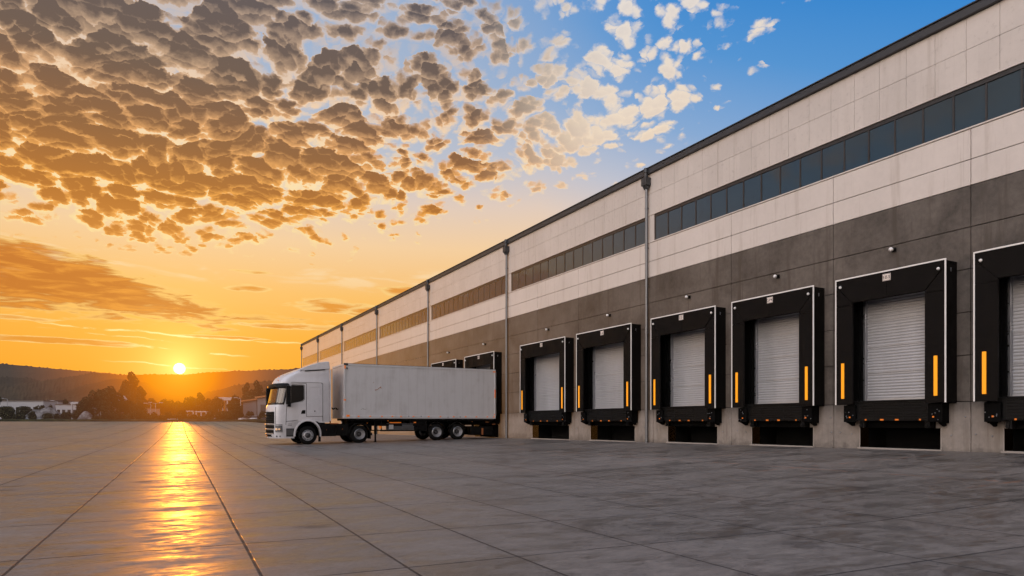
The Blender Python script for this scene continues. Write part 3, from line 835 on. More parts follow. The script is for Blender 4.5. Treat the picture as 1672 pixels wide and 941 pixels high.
M['tyre'] = mat('tyre_rubber', (.007, .007, .007), .8, spec=.12)
M['rim'] = mat('wheel_rim', (.48, .49, .52), .34, metal=.6)
M['hub'] = mat('wheel_hub', (.035, .035, .037), .5, metal=.3)
M['chassis'] = mat('black_chassis', (.005, .005, .005), .6, spec=.10)
M['seam'] = mat('panel_gap', (.02, .02, .022), .8)
M['seamlt'] = mat('trailer_panel_joint', (.42, .42, .43), .6)
M['cabglass'] = mat('dark_window_glass', (.006, .006, .007), .08, spec=.22)
M['screen'] = mat('windscreen_glass', (.05, .045, .04), .05, spec=1.0, coat=1.0, metal=.35)
M['lamp'] = mat('headlamp_lens', (.16, .165, .175), .06, spec=.9, metal=.4)
M['chrome'] = mat('grille_bar', (.62, .60, .58), .2, metal=.9)
M['greyplastic'] = mat('grey_step', (.06, .06, .063), .5)
M['mirror'] = mat('mirror_glass', (.35, .35, .37), .12, metal=.9)

lorry = thing('articulated_lorry', 'white tractor unit with roof deflector parked side-on, coupled to the white box trailer', 'lorry', (7.4, TC, 0))
LI = Matrix.Translation((-7.4, -TC, 0))
def lp(m_, name, mt, par=None, **k):
    o = m_.build(name, mt, **k)
    if par is None: o.parent = lorry; o.matrix_parent_inverse = LI
    else: o.parent = par
    return o
XR = 8.50
FP = [(.33, 5.58), (.50, 5.52), (.95, 5.50), (1.75, 5.50), (1.98, 5.52), (2.10, 5.60), (2.92, 5.76), (3.15, 5.80), (3.28, 5.84), (3.45, 5.96), (3.63, 6.20), (3.78, 6.53), (3.93, 6.90), (4.08, 7.34), (4.2, 7.80), (4.27, 8.15), (4.30, 8.40)]
def xf(z):
    if z <= FP[0][0]: return FP[0][1]
    for (a, b), (c, d) in zip(FP, FP[1:]):
        if z <= c: return b + (d - b) * (z - a) / (c - a)
    return FP[-1][1]
def hwid(z): return 1.275 - .05 * sst(3.15, 3.6, z) - .07 * sst(3.6, 4.3, z)
def plan(z, s, off=0.0):
    """front outline at height z; s in [-1,1] across the face (beyond .62 it turns round the corner)"""
    x0 = xf(z); h = hwid(z); k = abs(s); sg = 1 if s >= 0 else -1
    depth = min(.62, max(XR - x0 - .15, .05))
    if k < .62:
        q = k / .62; y = q * (h - .34); x = x0 + .17 * q * q * min(1, depth / .6); nx, ny = -1, .35 * q
    else:
        q = (k - .62) / .38; a = q * PI / 2
        x = x0 + .17 * min(1, depth / .6) + (depth - .17 * min(1, depth / .6)) * (1 - math.cos(a)) ; y = h - .34 + .34 * math.sin(a)
        nx, ny = -math.cos(a), .35 + .65 * math.sin(a)
        if q > .999: nx, ny = 0, 1
    l = math.hypot(nx, ny); nx /= l; ny /= l
    return (x + nx * off, TC + sg * (y + ny * off), z)
def ring(z, xr):
    r = [plan(z, s) for s in [-1 + i / 16 for i in range(33)]]
    h = hwid(z); rc = .06
    x1 = r[-1][0]
    r += [(x1 + (xr - rc - x1) * .5, TC + h, z), (xr - rc, TC + h, z), (xr - rc * .3, TC + h - rc * .3, z), (xr, TC + h - rc, z), (xr, TC - h + rc, z), (xr - rc * .3, TC - h + rc * .3, z), (xr - rc, TC - h, z), (x1 + (xr - rc - x1) * .5, TC - h, z)]
    return r
zs = [1.2, 1.35, 1.75, 1.98, 2.10, 2.4, 2.7, 2.92, 3.05, 3.15, 3.22, 3.28, 3.36, 3.45, 3.54, 3.63, 3.70, 3.78, 3.86, 3.93, 4.0, 4.08, 4.14, 4.2, 4.24]
m_ = MB(); R = [ring(z, XR) for z in zs]; n = len(R[0])
m_.sheet(R, closed=True); m_.add(R[-1], [tuple(range(n))]); m_.add(R[0], [tuple(range(n))[::-1]])
cab = lp(m_, 'cab', M['cab'], smooth=38)
# front lower part down to the bumper, stopping ahead of the wheel
def arch_pt(a, r=.74, rx=.66): return (7.37 + math.cos(a) * rx, .476 + math.sin(a) * r)
zz = [.33, .38, .50, .70, .95, 1.197]
m_ = MB(); R = []
for z in zz:
    a = math.asin(min(1, max(0, (z - .476) / .74))); xr_ = 7.37 - math.cos(a) * .66 if z > .476 else 6.71
    R.append(ring(z, min(xr_, 7.0)))
m_.sheet(R, closed=True); m_.add(R[0], [tuple(range(n))[::-1]])
lp(m_, 'bumper', M['cab'], smooth=38)
# wheel-arch lip
for sg in (-1, 1):
    m_ = MB(); yy = TC + sg * TW / 2
    P0 = []
    for k in range(23):
        a = PI * 1.02 - k * (PI * 1.06) / 22
        rw = .095 if k < 15 else .095 - .055 * (k - 15) / 7
        xo, zo = 7.37 + math.cos(a) * (.64 + rw), .476 + math.sin(a) * (.74 + rw)
        xi, zi = 7.37 + math.cos(a) * .64, .476 + math.sin(a) * .74
        P0.append([(xi, yy - sg * .30, zi), (xi, yy + sg * .028, zi), ((xi + xo) / 2, yy + sg * .034, (zi + zo) / 2), (xo, yy + sg * .02, zo), (xo, yy - sg * .03, zo)])
    m_.sheet(P0); lp(m_, 'wheel_arch', M['cab'], smooth=50)
    # rear side extension under the sleeper
    m_ = MB(); m_.prism([(7.95, 1.14), (8.47, 1.14), (8.47, 1.198), (7.85, 1.198)], 'y', yy - sg * .002, yy - sg * .12); lp(m_, 'side_panel', M['cab'])
    # steps
    m_ = MB(); m_.box(6.28, 6.68, yy + sg * .004, yy - sg * .05, .42, .84); st = lp(m_, 'step_well', M['seam'])
    m_ = MB(); m_.box(6.31, 6.65, yy + sg * .008, yy + sg * .001, .50, .80); lp(m_, 'step', M['greyplastic'], st)
    m_ = MB()
    for z in (.98, 1.06): m_.box(6.36, 6.56, yy + sg * .005, yy - sg * .01, z, z + .02)
    lp(m_, 'air_slot', M['seam'])
    # door: shut lines, window, handle
    e = yy + sg * .004; i_ = yy - sg * .02
    m_ = MB()
    def ln(x0, z0, x1, z1, w_=.011): m_.tube((x0, yy + sg * .001, z0), (x1, yy + sg * .001, z1), w_, n=5)
    ln(6.26, 1.03, 6.30, 2.05); ln(7.29, 1.45, 7.29, 3.16); ln(6.5, 3.18, 7.29, 3.18); ln(6.27, 1.20, 6.86, 1.27); ln(8.13, 1.2, 8.13, 3.2); ln(7.29, 1.47, 8.13, 1.47)
    lp(m_, 'door_gap', M['seam'])
    m_ = MB(); m_.prism([(6.42, 2.15), (6.46, 2.11), (7.10, 2.28), (7.17, 2.36), (7.17, 3.04), (7.13, 3.08), (6.58, 3.08), (6.50, 3.00)], 'y', e, i_)
    dr = lp(m_, 'door_window', M['cabglass'], bevel=.003)
    fr_ = MB(); pts_ = [(6.42, 2.13), (7.10, 2.255), (7.195, 2.34), (7.195, 3.06), (7.14, 3.105), (6.56, 3.105), (6.42, 2.5)]
    for a, b in zip(pts_, pts_[1:] + pts_[:1]): fr_.tube((a[0], yy + sg * .002, a[1]), (b[0], yy + sg * .002, b[1]), .011, n=6)
    lp(fr_, 'window_seal', M['seam'], dr)
    m_ = MB(); m_.prism([(7.02, 1.60), (7.24, 1.60), (7.24, 1.79), (7.10, 1.79), (7.04, 1.72)], 'y', e, i_); lp(m_, 'door_handle', M['blackplastic'], bevel=.003)
    # sleeper side panel embossing and filler
    m_ = MB()
    sp = [(7.42, 2.30), (7.92, 2.42), (7.97, 2.47), (7.97, 2.95), (7.92, 3.0), (7.47, 3.0), (7.42, 2.95)]
    for a, b in zip(sp, sp[1:] + sp[:1]): m_.tube((a[0], yy + sg * .0, a[1]), (b[0], yy + sg * .0, b[1]), .009, n=6)
    for a, b in (((7.42, 2.02), (7.5, 2.07)), ((7.5, 2.07), (8.02, 2.07))): m_.tube((a[0], yy, a[1]), (b[0], yy, b[1]), .006, n=6)
    lp(m_, 'pressed_panel', M['cab'], smooth=60)
    m_ = MB(); m_.tube((7.72, yy + sg * .004, 1.74), (7.72, yy - sg * .02, 1.74), .035, n=14); lp(m_, 'filler_cap', M['seam'])
    # lip between cab body and roof cap
    m_ = MB(); m_.box(6.55, 8.10, yy + sg * .004, yy - sg * .04, 3.22, 3.235); m_.prism([(8.10, 3.235), (8.10, 3.16), (8.085, 3.16), (8.06, 3.22)], 'y', yy + sg * .004, yy - sg * .03); lp(m_, 'roof_seam', M['seam'])
    # side deflector blade over the roof
    h0 = TC + sg * 1.235
    m_ = MB()
    m_.prism([(7.20, 3.84), (8.50, 3.98), (8.53, 4.0), (8.47, 4.36), (8.35, 4.37), (7.95, 4.30), (7.5, 4.16), (7.1, 3.98), (6.85, 3.86)], 'y', h0, h0 - sg * .10)
    lp(m_, 'side_deflector', M['cab'], bevel=.03, seg=3, smooth=40)
    m_ = MB(); m_.prism([(7.22, 3.80), (8.25, 3.92), (8.25, 3.945), (7.22, 3.86)], 'y', h0 + sg * .004, h0 - sg * .05); lp(m_, 'deflector_gap', M['seam'])
    m_ = MB(); m_.box(8.50, 8.58, TC + sg * 1.25, TC + sg * 1.21, 1.22, 3.95); lp(m_, 'rear_fairing', M['cab'], bevel=.01)
    # mirrors
    ms = .30
    m_ = MB(); mx_ = 6.30 if sg < 0 else 5.80
    yo = yy + sg * ms
    m_.box(mx_ - .08, mx_ + .14, yo - .10, yo + .10, 2.06, 3.02)
    mo = lp(m_, 'mirror', M['blackplastic'], bevel=.04, seg=3)
    m_ = MB(); m_.box(mx_ + .141, mx_ + .148, yo - .075, yo + .075, 2.5, 2.9); m_.box(mx_ + .141, mx_ + .148, yo - .075, yo + .075, 2.18, 2.44); lp(m_, 'mirror_glass', M['mirror'], mo)
    m_ = MB(); ax = 6.40
    m_.tube((mx_ + .08, yo, 2.95), (ax, yy - sg * .05, 3.14), .03, n=8); m_.tube((mx_ + .08, yo, 2.14), (ax, yy - sg * .03, 2.08), .035, n=8); m_.tube((mx_ + .06, yo, 2.1), (mx_ + .06, yo, 3.0), .02, n=8)
    m_.box(ax - .07, ax + .10, yy - sg * .01, yy + sg * .05, 1.96, 2.13)
    lp(m_, 'mirror_arm', M['blackplastic'], mo)
# closing roof panel between the blades
m_ = MB(); P0 = []
for k in range(9):
    x = 7.25 + k * .155; zc = 4.02 + (x - 7.25) * .27; P0.append([(x, TC - 1.15, zc - .02), (x, TC - .5, zc + .015), (x, TC, zc + .02), (x, TC + .5, zc + .015), (x, TC + 1.15, zc - .02)])
m_.sheet(P0); m_.box(8.45, 8.50, TC - 1.15, TC + 1.15, 3.9, 4.33); lp(m_, 'roof_deflector', M['cab'], smooth=50)
# face patches following the curve
def patch(z0, z1, s0, s1, off, nz=6, ns=20, inner=.02):
    m = MB(); A = []
    for i in range(nz + 1):
        z = z0 + (z1 - z0) * i / nz; A.append([plan(z, s0 + (s1 - s0) * j / ns, off) for j in range(ns + 1)])
    m.sheet(A)
    for row in (A[0], A[-1]): m.sheet([row, [(p[0] + .05, p[1], p[2]) for p in row]])
    for c in (0, -1): m.sheet([[r[c] for r in A], [plan(r[c][2], s0 if c == 0 else s1, -.02) for r in A]])
    return m
lp(patch(2.06, 3.0, -.985, .985, .006), 'screen_surround', M['cabglass'], smooth=50)
ws = lp(patch(2.14, 2.90, -.93, .93, .012), 'windscreen', M['screen'], smooth=60)
m_ = MB()
for s0, s1 in ((-.72, -.15), (-.1, .45)):
    a = plan(2.16, s0, .03); b = plan(2.24, s1, .035); m_.tube(a, b, .011, n=6); m_.tube(plan(2.1, s0, .02), a, .016, n=6)
lp(m_, 'wiper', M['blackplastic'], ws)
m_ = MB(); A = []
for (z, o_) in ((2.92, .04), (2.95, .17), (3.05, .19), (3.14, .12), (3.17, .02)): A.append([plan(z, -.97 + 1.94 * j / 24, o_) for j in range(25)])
m_.sheet(A); m_.sheet([A[0], [plan(2.93, -.97 + 1.94 * j / 24, .0) for j in range(25)]]); lp(m_, 'sun_visor', M['blackplastic'], smooth=60)
m_ = MB()
for s_ in (-.5, .5): c = plan(3.33, s_, .01); m_.ball(c, .035, 10, 6)
for s_ in (-.25, .25): c = plan(3.55, s_, .01); m_.ball(c, .03, 10, 6)
lp(m_, 'roof_marker_lamp', M['orange'], smooth=60)
gr = lp(patch(1.10, 1.70, -.74, .74, .008, ns=20), 'grille', M['chassis'], smooth=50)
m_ = MB()
for z in (1.20, 1.29, 1.38, 1.47, 1.56):
    for j in range(18): m_.tube(plan(z, -.71 + j * 1.42 / 18, .012), plan(z, -.71 + (j + 1) * 1.42 / 18, .012), .014, n=6)
lp(m_, 'grille_slat', M['blackplastic'], gr, smooth=60)
m_ = MB(); m_.ball(plan(1.60, 0, .02), .05, 12, 6, .6); m_.box(5.47, 5.49, TC - .22, TC - .12, 1.41, 1.45); m_.box(5.47, 5.49, TC + .12, TC + .22, 1.41, 1.45); lp(m_, 'grille_bar', M['chrome'], gr, smooth=60)
def bar(z, s, w_, mt, name):
    m = MB(); N = 18
    for j in range(N): m.tube(plan(z + abs(-s + 2 * s * j / N) * .03, -s + 2 * s * j / N, .016), plan(z + abs(-s + 2 * s * (j + 1) / N) * .03, -s + 2 * s * (j + 1) / N, .016), w_, n=8)
    return lp(m, name, mt, smooth=60)
bar(1.05, .75, .022, M['chrome'], 'grille_bar'); bar(.80, .72, .022, M['chrome'], 'grille_bar'); bar(.56, .69, .020, M['chrome'], 'grille_bar')
lp(patch(.84, 1.02, -.74, .74, .006, ns=20), 'lower_grille', M['chassis']); lp(patch(.60, .77, -.70, .70, .006, ns=20), 'lower_grille', M['chassis']); lp(patch(.41, .53, -.50, .50, .006, ns=12), 'number_plate_recess', M['chassis'])
m_ = MB()
for j in range(3): pass
m_.tube(plan(.47, .05, .02), plan(.47, -.05, .02), .02, n=6); lp(m_, 'reflector', M['orange'])
for sg in (-1, 1):
    lp(patch(1.06, 1.95, sg * .775, sg * .79, .003, ns=1), 'panel_gap', M['seam'])
    lp(patch(1.03, 1.055, sg * .78, sg * .99, .004, ns=8), 'panel_gap', M['seam'])
    hl = lp(patch(.70, 1.0, sg * .78, sg * .985, .010, ns=8), 'headlight', M['lamp'], smooth=60)
    m_ = MB()
    for s_, r_ in ((.82, .062), (.90, .05)): m_.ball(plan(.80, sg * s_, .012), r_, 14, 8)
    lp(m_, 'bulb', mat('warm_lamp_glass', (.9, .62, .38), .12, spec=.8, emit=((1, .55, .25), .25)), hl, smooth=60)
    lp(patch(.655, .685, sg * .77, sg * .985, .012, ns=8), 'headlight_trim', M['seam'])
    m_ = MB(); m_.tube(plan(.44, sg * .80, .006), plan(.44, sg * .80, -.02), .045, n=14); m_.tube(plan(.44, sg * .90, .006), plan(.44, sg * .90, -.02), .03, n=14); lp(m_, 'fog_lamp', M['seam'])

# wheels
def wheel(cx, cy, cz, out, r=.476, w_=.28, par=None, frontal=False):
    """out = direction of the outer face (+1/-1 along y)"""
    m = MB()
    prof = [(-w_ / 2, r * .60), (-w_ / 2 - .005, r * .80), (-w_ / 2 + .03, r * .965), (-w_ / 2 + .06, r)]
    k = 5
    for i in range(k):
        a = -w_ / 2 + .06 + (w_ - .12) * i / k; b = a + (w_ - .12) / k
        prof += [(a + .003, r), (b - .012, r), (b - .011, r - .015), (b - .001, r - .015)]
    prof += [(w_ / 2 - .06, r), (w_ / 2 - .03, r * .965), (w_ / 2 + .005, r * .80), (w_ / 2, r * .60)]
    m.lathe([(h, q) for h, q in prof], (cx, cy, cz), 'y', 40)
    t = m.build('wheel', M['tyre'], smooth=50); t.parent = par[0]; t.matrix_parent_inverse = par[1]
    m = MB(); o = out
    if frontal: pr = [(o * (w_ / 2 + .0), r * .61), (o * (w_ / 2 + .015), r * .585), (o * (w_ / 2 - .03), r * .54), (o * (w_ / 2 - .05), r * .50), (o * (w_ / 2 - .01), r * .44), (o * (w_ / 2 + .005), r * .36), (o * (w_ / 2 + .0), r * .28)]
    else: pr = [(o * (w_ / 2 + .0), r * .61), (o * (w_ / 2 + .015), r * .585), (o * (w_ / 2 - .03), r * .54), (o * (w_ / 2 - .14), r * .46), (o * (w_ / 2 - .17), r * .38), (o * (w_ / 2 - .17), r * .26)]
    m.lathe(pr, (cx, cy, cz), 'y', 36)
    rim = m.build('rim', M['rim'], t, smooth=40)
    m = MB(); e = pr[-1][0]
    m.lathe([(e - o * .02, r * .30), (e + o * .01, r * .29), (e + o * (.07 if frontal else .09), r * .24), (e + o * (.10 if frontal else .12), r * .14), (e + o * (.10 if frontal else .12), .001)], (cx, cy, cz), 'y', 24)
    m.build('hub', M['hub'], t, smooth=50)
    m = MB()
    for j in range(10):
        a = 2 * PI * j / 10; rr_ = r * (.40 if frontal else .34); p = Vector((cx + math.cos(a) * rr_, cy + e, cz + math.sin(a) * rr_))
        m.tube(p - Vector((0, o * .01, 0)), p + Vector((0, o * .045, 0)), .017, n=6)
    if frontal:
        for j in range(10):
            a = 2 * PI * (j + .5) / 10; rr_ = r * .475; p = Vector((cx + math.cos(a) * rr_, cy + e, cz + math.sin(a) * rr_)); 
    m.build('wheel_nut', M['rim'], t, smooth=40)
    if frontal:
        m = MB()
        for j in range(10):
            a = 2 * PI * (j + .5) / 10; p = Vector((cx + math.cos(a) * r * .47, cy + o * (w_ / 2 - .03), cz + math.sin(a) * r * .47)); m.tube(p, p + Vector((0, o * .012, 0)), .028, n=10)
        m.build('rim_hole', M['seam'], t)
    return t
LP_ = (lorry, LI)
for sg in (-1, 1):
    wheel(7.37, TC + sg * (TW / 2 - .17), .476, sg, par=LP_, frontal=True)
    wheel(10.11, TC + sg * (TW / 2 - .16), .476 + .045, sg, par=LP_)
    wheel(10.11, TC + sg * (TW / 2 - .47), .476 + .045, sg, par=LP_)
# chassis of the tractor
m_ = MB()
for sg in (-1, 1): m_.box(6.6, 11.0, TC + sg * .40, TC + sg * .50, .72, .98)
m_.box(7.28, 7.46, TC - 1.0, TC + 1.0, .40, .56); m_.box(10.0, 10.22, TC - .9, TC + .9, .42, .64); m_.box(6.7, 8.4, TC - .6, TC + .6, .75, 1.2)
m_.box(8.6, 9.0, TC - 1.15, TC + 1.15, .98, 1.06)
lp(m_, 'chassis', M['chassis'], bevel=.01, seg=1)
for sg in (-1, 1):
    yy = TC + sg * TW / 2
    m_ = MB(); m_.box(8.02, 8.83, yy - sg * .03, yy - sg * .62, .42, 1.10); m_.box(8.10, 8.75, yy - sg * .028, yy - sg * .02, .50, 1.0)
    lp(m_, 'fuel_tank', M['chassis'], bevel=.05, seg=3)
    m_ = MB(); m_.box(8.87, 9.50, yy - sg * .05, yy - sg * .6, .44, 1.08); m_.box(8.95, 9.42, yy - sg * .045, yy - sg * .03, .52, .98)
    lp(m_, 'side_locker', M['chassis'], bevel=.03, seg=2)
    m_ = MB(); P0 = []
    for k in range(17):
        a = PI * .98 - k * PI * .96 / 16; P0.append([(10.11 + math.cos(a) * .60, yy - sg * o2, .52 + math.sin(a) * (.60)) for o2 in (.66, .0, -.0)] + [(10.11 + math.cos(a) * .56, yy - sg * .0, .52 + math.sin(a) * .56)])
    m_.sheet(P0); lp(m_, 'mudguard', M['blackplastic'], smooth=60)
    m_ = MB(); m_.box(7.97, 8.03, yy - sg * .02, yy - sg * .34, .14, .42); lp(m_, 'mudflap', M['blackin'])
    m_ = MB(); m_.box(10.68, 10.73, yy - sg * .04, yy - sg * .6, .26, .8); m_.box(10.70, 10.80, yy - sg * .03, yy - sg * .14, .45, .6); lp(m_, 'mudflap', M['blackin'])
m_ = MB(); m_.box(8.52, 8.95, TY + .02, TY + .16, 1.07, 1.12); lp(m_, 'catwalk_edge', M['rust'])
m_ = MB(); m_.ball((8.30, TY + .005, .78), .014, 8, 5); m_.ball((9.18, TY + .04, .80), .018, 8, 5); lp(m_, 'reflector', M['orange'])
m_ = MB(); m_.tube((8.75, TC - .3, 1.1), (8.75, TC - .3, 2.1), .03, n=8)
for k in range(3):
    for j in range(14):
        a0, a1 = j * .9, (j + 1) * .9
        m_.tube((8.78 + j * .03, TC - .35 + k * .12 + .05 * math.cos(a0), 1.9 + .05 * math.sin(a0)), (8.78 + (j + 1) * .03, TC - .35 + k * .12 + .05 * math.cos(a1), 1.9 + .05 * math.sin(a1)), .012, n=6)
lp(m_, 'air_line', M['blackin'], smooth=60)

# trailer
trl = thing('box_trailer', 'long white box trailer with orange side reflectors backed up to the loading dock', 'trailer', (15, TC, 0))
TI = Matrix.Translation((-15, -TC, 0))
def tp(m_, name, mt, par=None, **k):
    o = m_.build(name, mt, **k)
    if par is None: o.parent = trl; o.matrix_parent_inverse = TI
    else: o.parent = par
    return o
X0, X1, Z0, Z1 = 9.25, 18.34, 1.37, 4.30
m_ = MB(); m_.box(X0 + .02, X1 - .02, TY + .02, TY + TW - .02, Z0 + .05, Z1 - .03); bx_ = tp(m_, 'box_body', M['box'], bevel=.01, seg=2)
x = X0 + .12
q = random.Random(5)
joints = []
while x < X1 - .5:
    x += .52 + q.uniform(-.03, .03) if q.random() < .8 else .30; joints.append(x)
for yy in (TY + .0185, TY + TW - .0185):
    m_ = MB()
    for x in joints: m_.box(x - .004, x + .004, yy - .002, yy + .002, Z0 + .18, Z1 - .12)
    tp(m_, 'panel_joint', M['seamlt'], bx_)
m_ = MB()
for yy, s_ in ((TY, 1), (TY + TW, -1)):
    m_.box(X0, X1, yy, yy + s_ * .03, Z1 - .10, Z1)
    m_.box(X0, X0 + .09, yy - s_ * .004, yy + s_ * .03, Z0, Z1 - .1); m_.box(X1 - .08, X1, yy - s_ * .004, yy + s_ * .03, Z0, Z1 - .1)
    m_.box(X0 + .09, X1 - .08, yy + s_ * .003, yy + s_ * .03, Z0, Z0 + .16)
m_.box(X0 - .003, X0 + .03, TY + .031, TY + TW - .031, Z1 - .10, Z1 - .002); m_.box(X0 - .002, X0 + .03, TY + .031, TY + TW - .031, Z0, Z0 + .12)
tp(m_, 'frame_profile', M['box'], bevel=.006, seg=1)
m_ = MB(); m_.box(X0 + .12, X1 - .1, TY - .004, TY + .02, Z0 - .01, Z0 + .035)
tp(m_, 'bottom_rail', M['alu'])
m_ = MB(); m_.box(X0 + .01, X1, TY + .0, TY + .05, Z1 + .003, Z1 + .02); m_.box(X0 + .01, X1, TY + TW - .05, TY + TW, Z1 + .003, Z1 + .02); m_.box(X0 + .0, X0 + .22, TY - .01, TY + .06, Z1 - .09, Z1 + .03); tp(m_, 'top_rail', M['hopper'], bevel=.006, seg=1)
def X_at(px):
    q = (px - 836) / 1100; return TY * (math.sin(HEAD) + q * math.cos(HEAD)) / (math.cos(HEAD) - q * math.sin(HEAD))
for zx in (51, 158, 275, 394, 500, 587, 713, 866, 985, 1119, 1240, 1349, 1460, 1525):
    x = X_at(560 + zx / 6.19); w_ = .085 if zx == 51 else .05
    m_ = MB(); m_.box(x - w_, x + w_, TY - .012, TY + .002, Z0 + .085, Z0 + (.19 if zx == 51 else .14)); tp(m_, 'side_reflector', M['orange'])
for (zx, z) in ((665, 1.5), (790, 1.5), (1062, 1.46), (1184, 1.48)):
    x = X_at(560 + zx / 6.19); m_ = MB(); m_.box(x - .012, x + .012, TY - .01, TY + .002, z - .05, z + .03); tp(m_, 'lashing_hook', M['seam'])
for (x, z, a, b) in ((X0 + .04, 2.36, .06, .04), (X0 + .05, 4.12, .035, .09), (X1 - .10, 4.17, .08, .035), (X1 - .05, 2.86, .03, .25), (X1 - .05, 3.0, .03, .07), (X1 - .08, 1.62, .03, .03)):
    m_ = MB(); m_.box(x - a, x + a, TY - .014, TY - .002, z - b, z + b); tp(m_, 'marker_light', M['orange'])
m_ = MB(); m_.tube((X0 + .16, TY - .012, 4.1), (X0 + .16, TY - .012, 4.0), .03, n=10); tp(m_, 'corner_lamp', M['hopper'])
# scrapes and scuffs on the side panel (each at its place)
def scuff(segs, mt, wd):
    m = MB()
    for (a, b) in segs:
        pa, pb = [(X_at(q[0]), TY + .0165, CAMZ + (690 - q[1]) / 1100 * (TY * math.cos(HEAD) + X_at(q[0]) * math.sin(HEAD))) for q in (a, b)]
        m.tube(pa, pb, wd, wd * .6, n=5)
    tp(m, 'scrape', mt, bx_)
scuff([((610, 624.2), (610.3, 625.4))], M['rust'], .016)
scuff([((612.4, 637.0), (617, 636)), ((617, 636), (620.5, 632.5)), ((620.5, 632.5), (623.3, 634.2)), ((622, 631.3), (621.7, 634)), ((613, 637), (614.5, 637.8))], M['rust'], .016)
scuff([((589.5, 668.8), (591.8, 668)), ((591.8, 668), (593, 667)), ((593, 667), (593.6, 669.5)), ((594.5, 668), (596, 668.8)), ((596, 668.8), (598.6, 668.2)), ((592.5, 666.8), (594, 667))], M['seam'], .006)
# running gear
m_ = MB()
for sg in (-1, 1): m_.box(9.6, 18.2, TC + sg * .45, TC + sg * .57, 1.0, 1.36)
for x in (9.7, 11.0, 12.4, 13.8, 15.2, 16.6, 18.0): m_.box(x, x + .1, TC - 1.2, TC + 1.2, 1.20, 1.355)
m_.box(9.5, 18.25, TY + .05, TY + .10, 1.25, 1.362); m_.box(9.5, 18.25, TY + TW - .10, TY + TW - .05, 1.25, 1.362)
for x in (14.59, 15.9): m_.box(x - .07, x + .07, TC - 1.0, TC + 1.0, .55, .70); m_.box(x - .3, x + .3, TC - .62, TC - .42, .62, .9); m_.box(x - .3, x + .3, TC + .42, TC + .62, .62, .9)
m_.box(9.7, 10.6, TC - .55, TC + .55, 1.02, 1.2)
tp(m_, 'chassis', M['chassis'], bevel=.01, seg=1)
TP_ = (trl, TI)
for x in (14.59, 15.9):
    for sg in (-1, 1):
        wheel(x, TC + sg * (TW / 2 - .20), .476 + yz(x, TC), sg, par=TP_)
        m_ = MB(); P0 = []
        yy = TC + sg * TW / 2
        for k in range(13):
            a = PI * .92 - k * PI * .84 / 12; P0.append([(x + math.cos(a) * .575, yy - sg * .42, .62 + math.sin(a) * .56), (x + math.cos(a) * .575, yy - sg * .04, .62 + math.sin(a) * .56), (x + math.cos(a) * .55, yy - sg * .035, .62 + math.sin(a) * .53)])
        m_.sheet(P0); tp(m_, 'mudguard', M['blackplastic'], smooth=60)
for sg in (-1, 1):
    yy = TC + sg * (TW / 2 - .25)
    m_ = MB(); m_.box(10.98, 11.10, yy - .06, yy + .06, .50, 1.25); m_.box(11.00, 11.08, yy - .04, yy + .04, .10, .5); m_.tube((11.04, yy, .05), (11.04, yy, .10), .1, n=12); m_.tube((11.04, yy, .9), (11.6, TC + sg * .5, 1.25), .03, n=8)
    tp(m_, 'landing_leg', M['chassis'], bevel=.008, seg=1)
    y = TC + sg * (TW / 2 - .05)
    m_ = MB(); m_.box(11.25, 13.95, y, y - sg * .03, .95, 1.08); m_.box(11.25, 13.95, y, y - sg * .03, .66, .72); m_.box(13.3, 13.95, y + sg * .0, y - sg * .03, .74, .93)
    for x in (11.3, 12.6, 13.9): m_.box(x, x + .06, y - sg * .031, y - sg * .08, .66, 1.25)
    m_.box(13.0, 14.0, y - sg * .035, y - sg * .4, .66, 1.25)
    tp(m_, 'side_guard', M['chassis'], bevel=.006, seg=1)
m_ = MB(); m_.box(11.72, 13.22, TY + .06, TY + .5, .72, 1.10); m_.box(12.5, 13.15, TY + .045, TY + .07, .80, 1.04); tb = tp(m_, 'tool_locker', M['greyplastic'], bevel=.02, seg=2)
m_ = MB(); m_.box(11.75, 12.0, TY + .035, TY + .058, .78, 1.02); tp(m_, 'locker_plate', M['alu'], tb)
m_ = MB(); m_.box(11.78, 12.45, TY + .03, TY + .055, 1.12, 1.165); m_.box(13.2, 13.32, TY + .03, TY + .055, 1.12, 1.18); m_.box(11.20, 11.32, TY + .03, TY + .05, .82, .96); m_.box(10.5, 10.56, TY + .03, TY + .05, 1.1, 1.13); m_.box(11.68, 11.71, TY + .03, TY + .05, 1.22, 1.27); tp(m_, 'side_marker', M['orange'])
m_ = MB(); m_.box(16.75, 18.20, TY + .10, TY + .55, .30 + .1, .92); m_.box(16.75, 18.20, TC + .7, TC + 1.15, .40, .92); m_.box(18.1, 18.25, TC - 1.2, TC + 1.2, .55, .72)
for sg in (-1, 1): m_.box(17.6, 17.75, TC + sg * .5, TC + sg * .6, .7, 1.2)
tp(m_, 'rear_locker', M['chassis'], bevel=.02, seg=2)
m_ = MB(); m_.box(17.45, 17.55, TY + .08, TY + .098, .42, .82); m_.box(17.7, 17.95, TY + .06, TY + .08, 1.15, 1.18); m_.box(18.12, 18.32, TY + .03, TY + .05, 1.02, 1.06); m_.box(16.8, 16.85, TY + .06, TY + .08, 1.17, 1.21); tp(m_, 'rear_reflector', M['rust'])

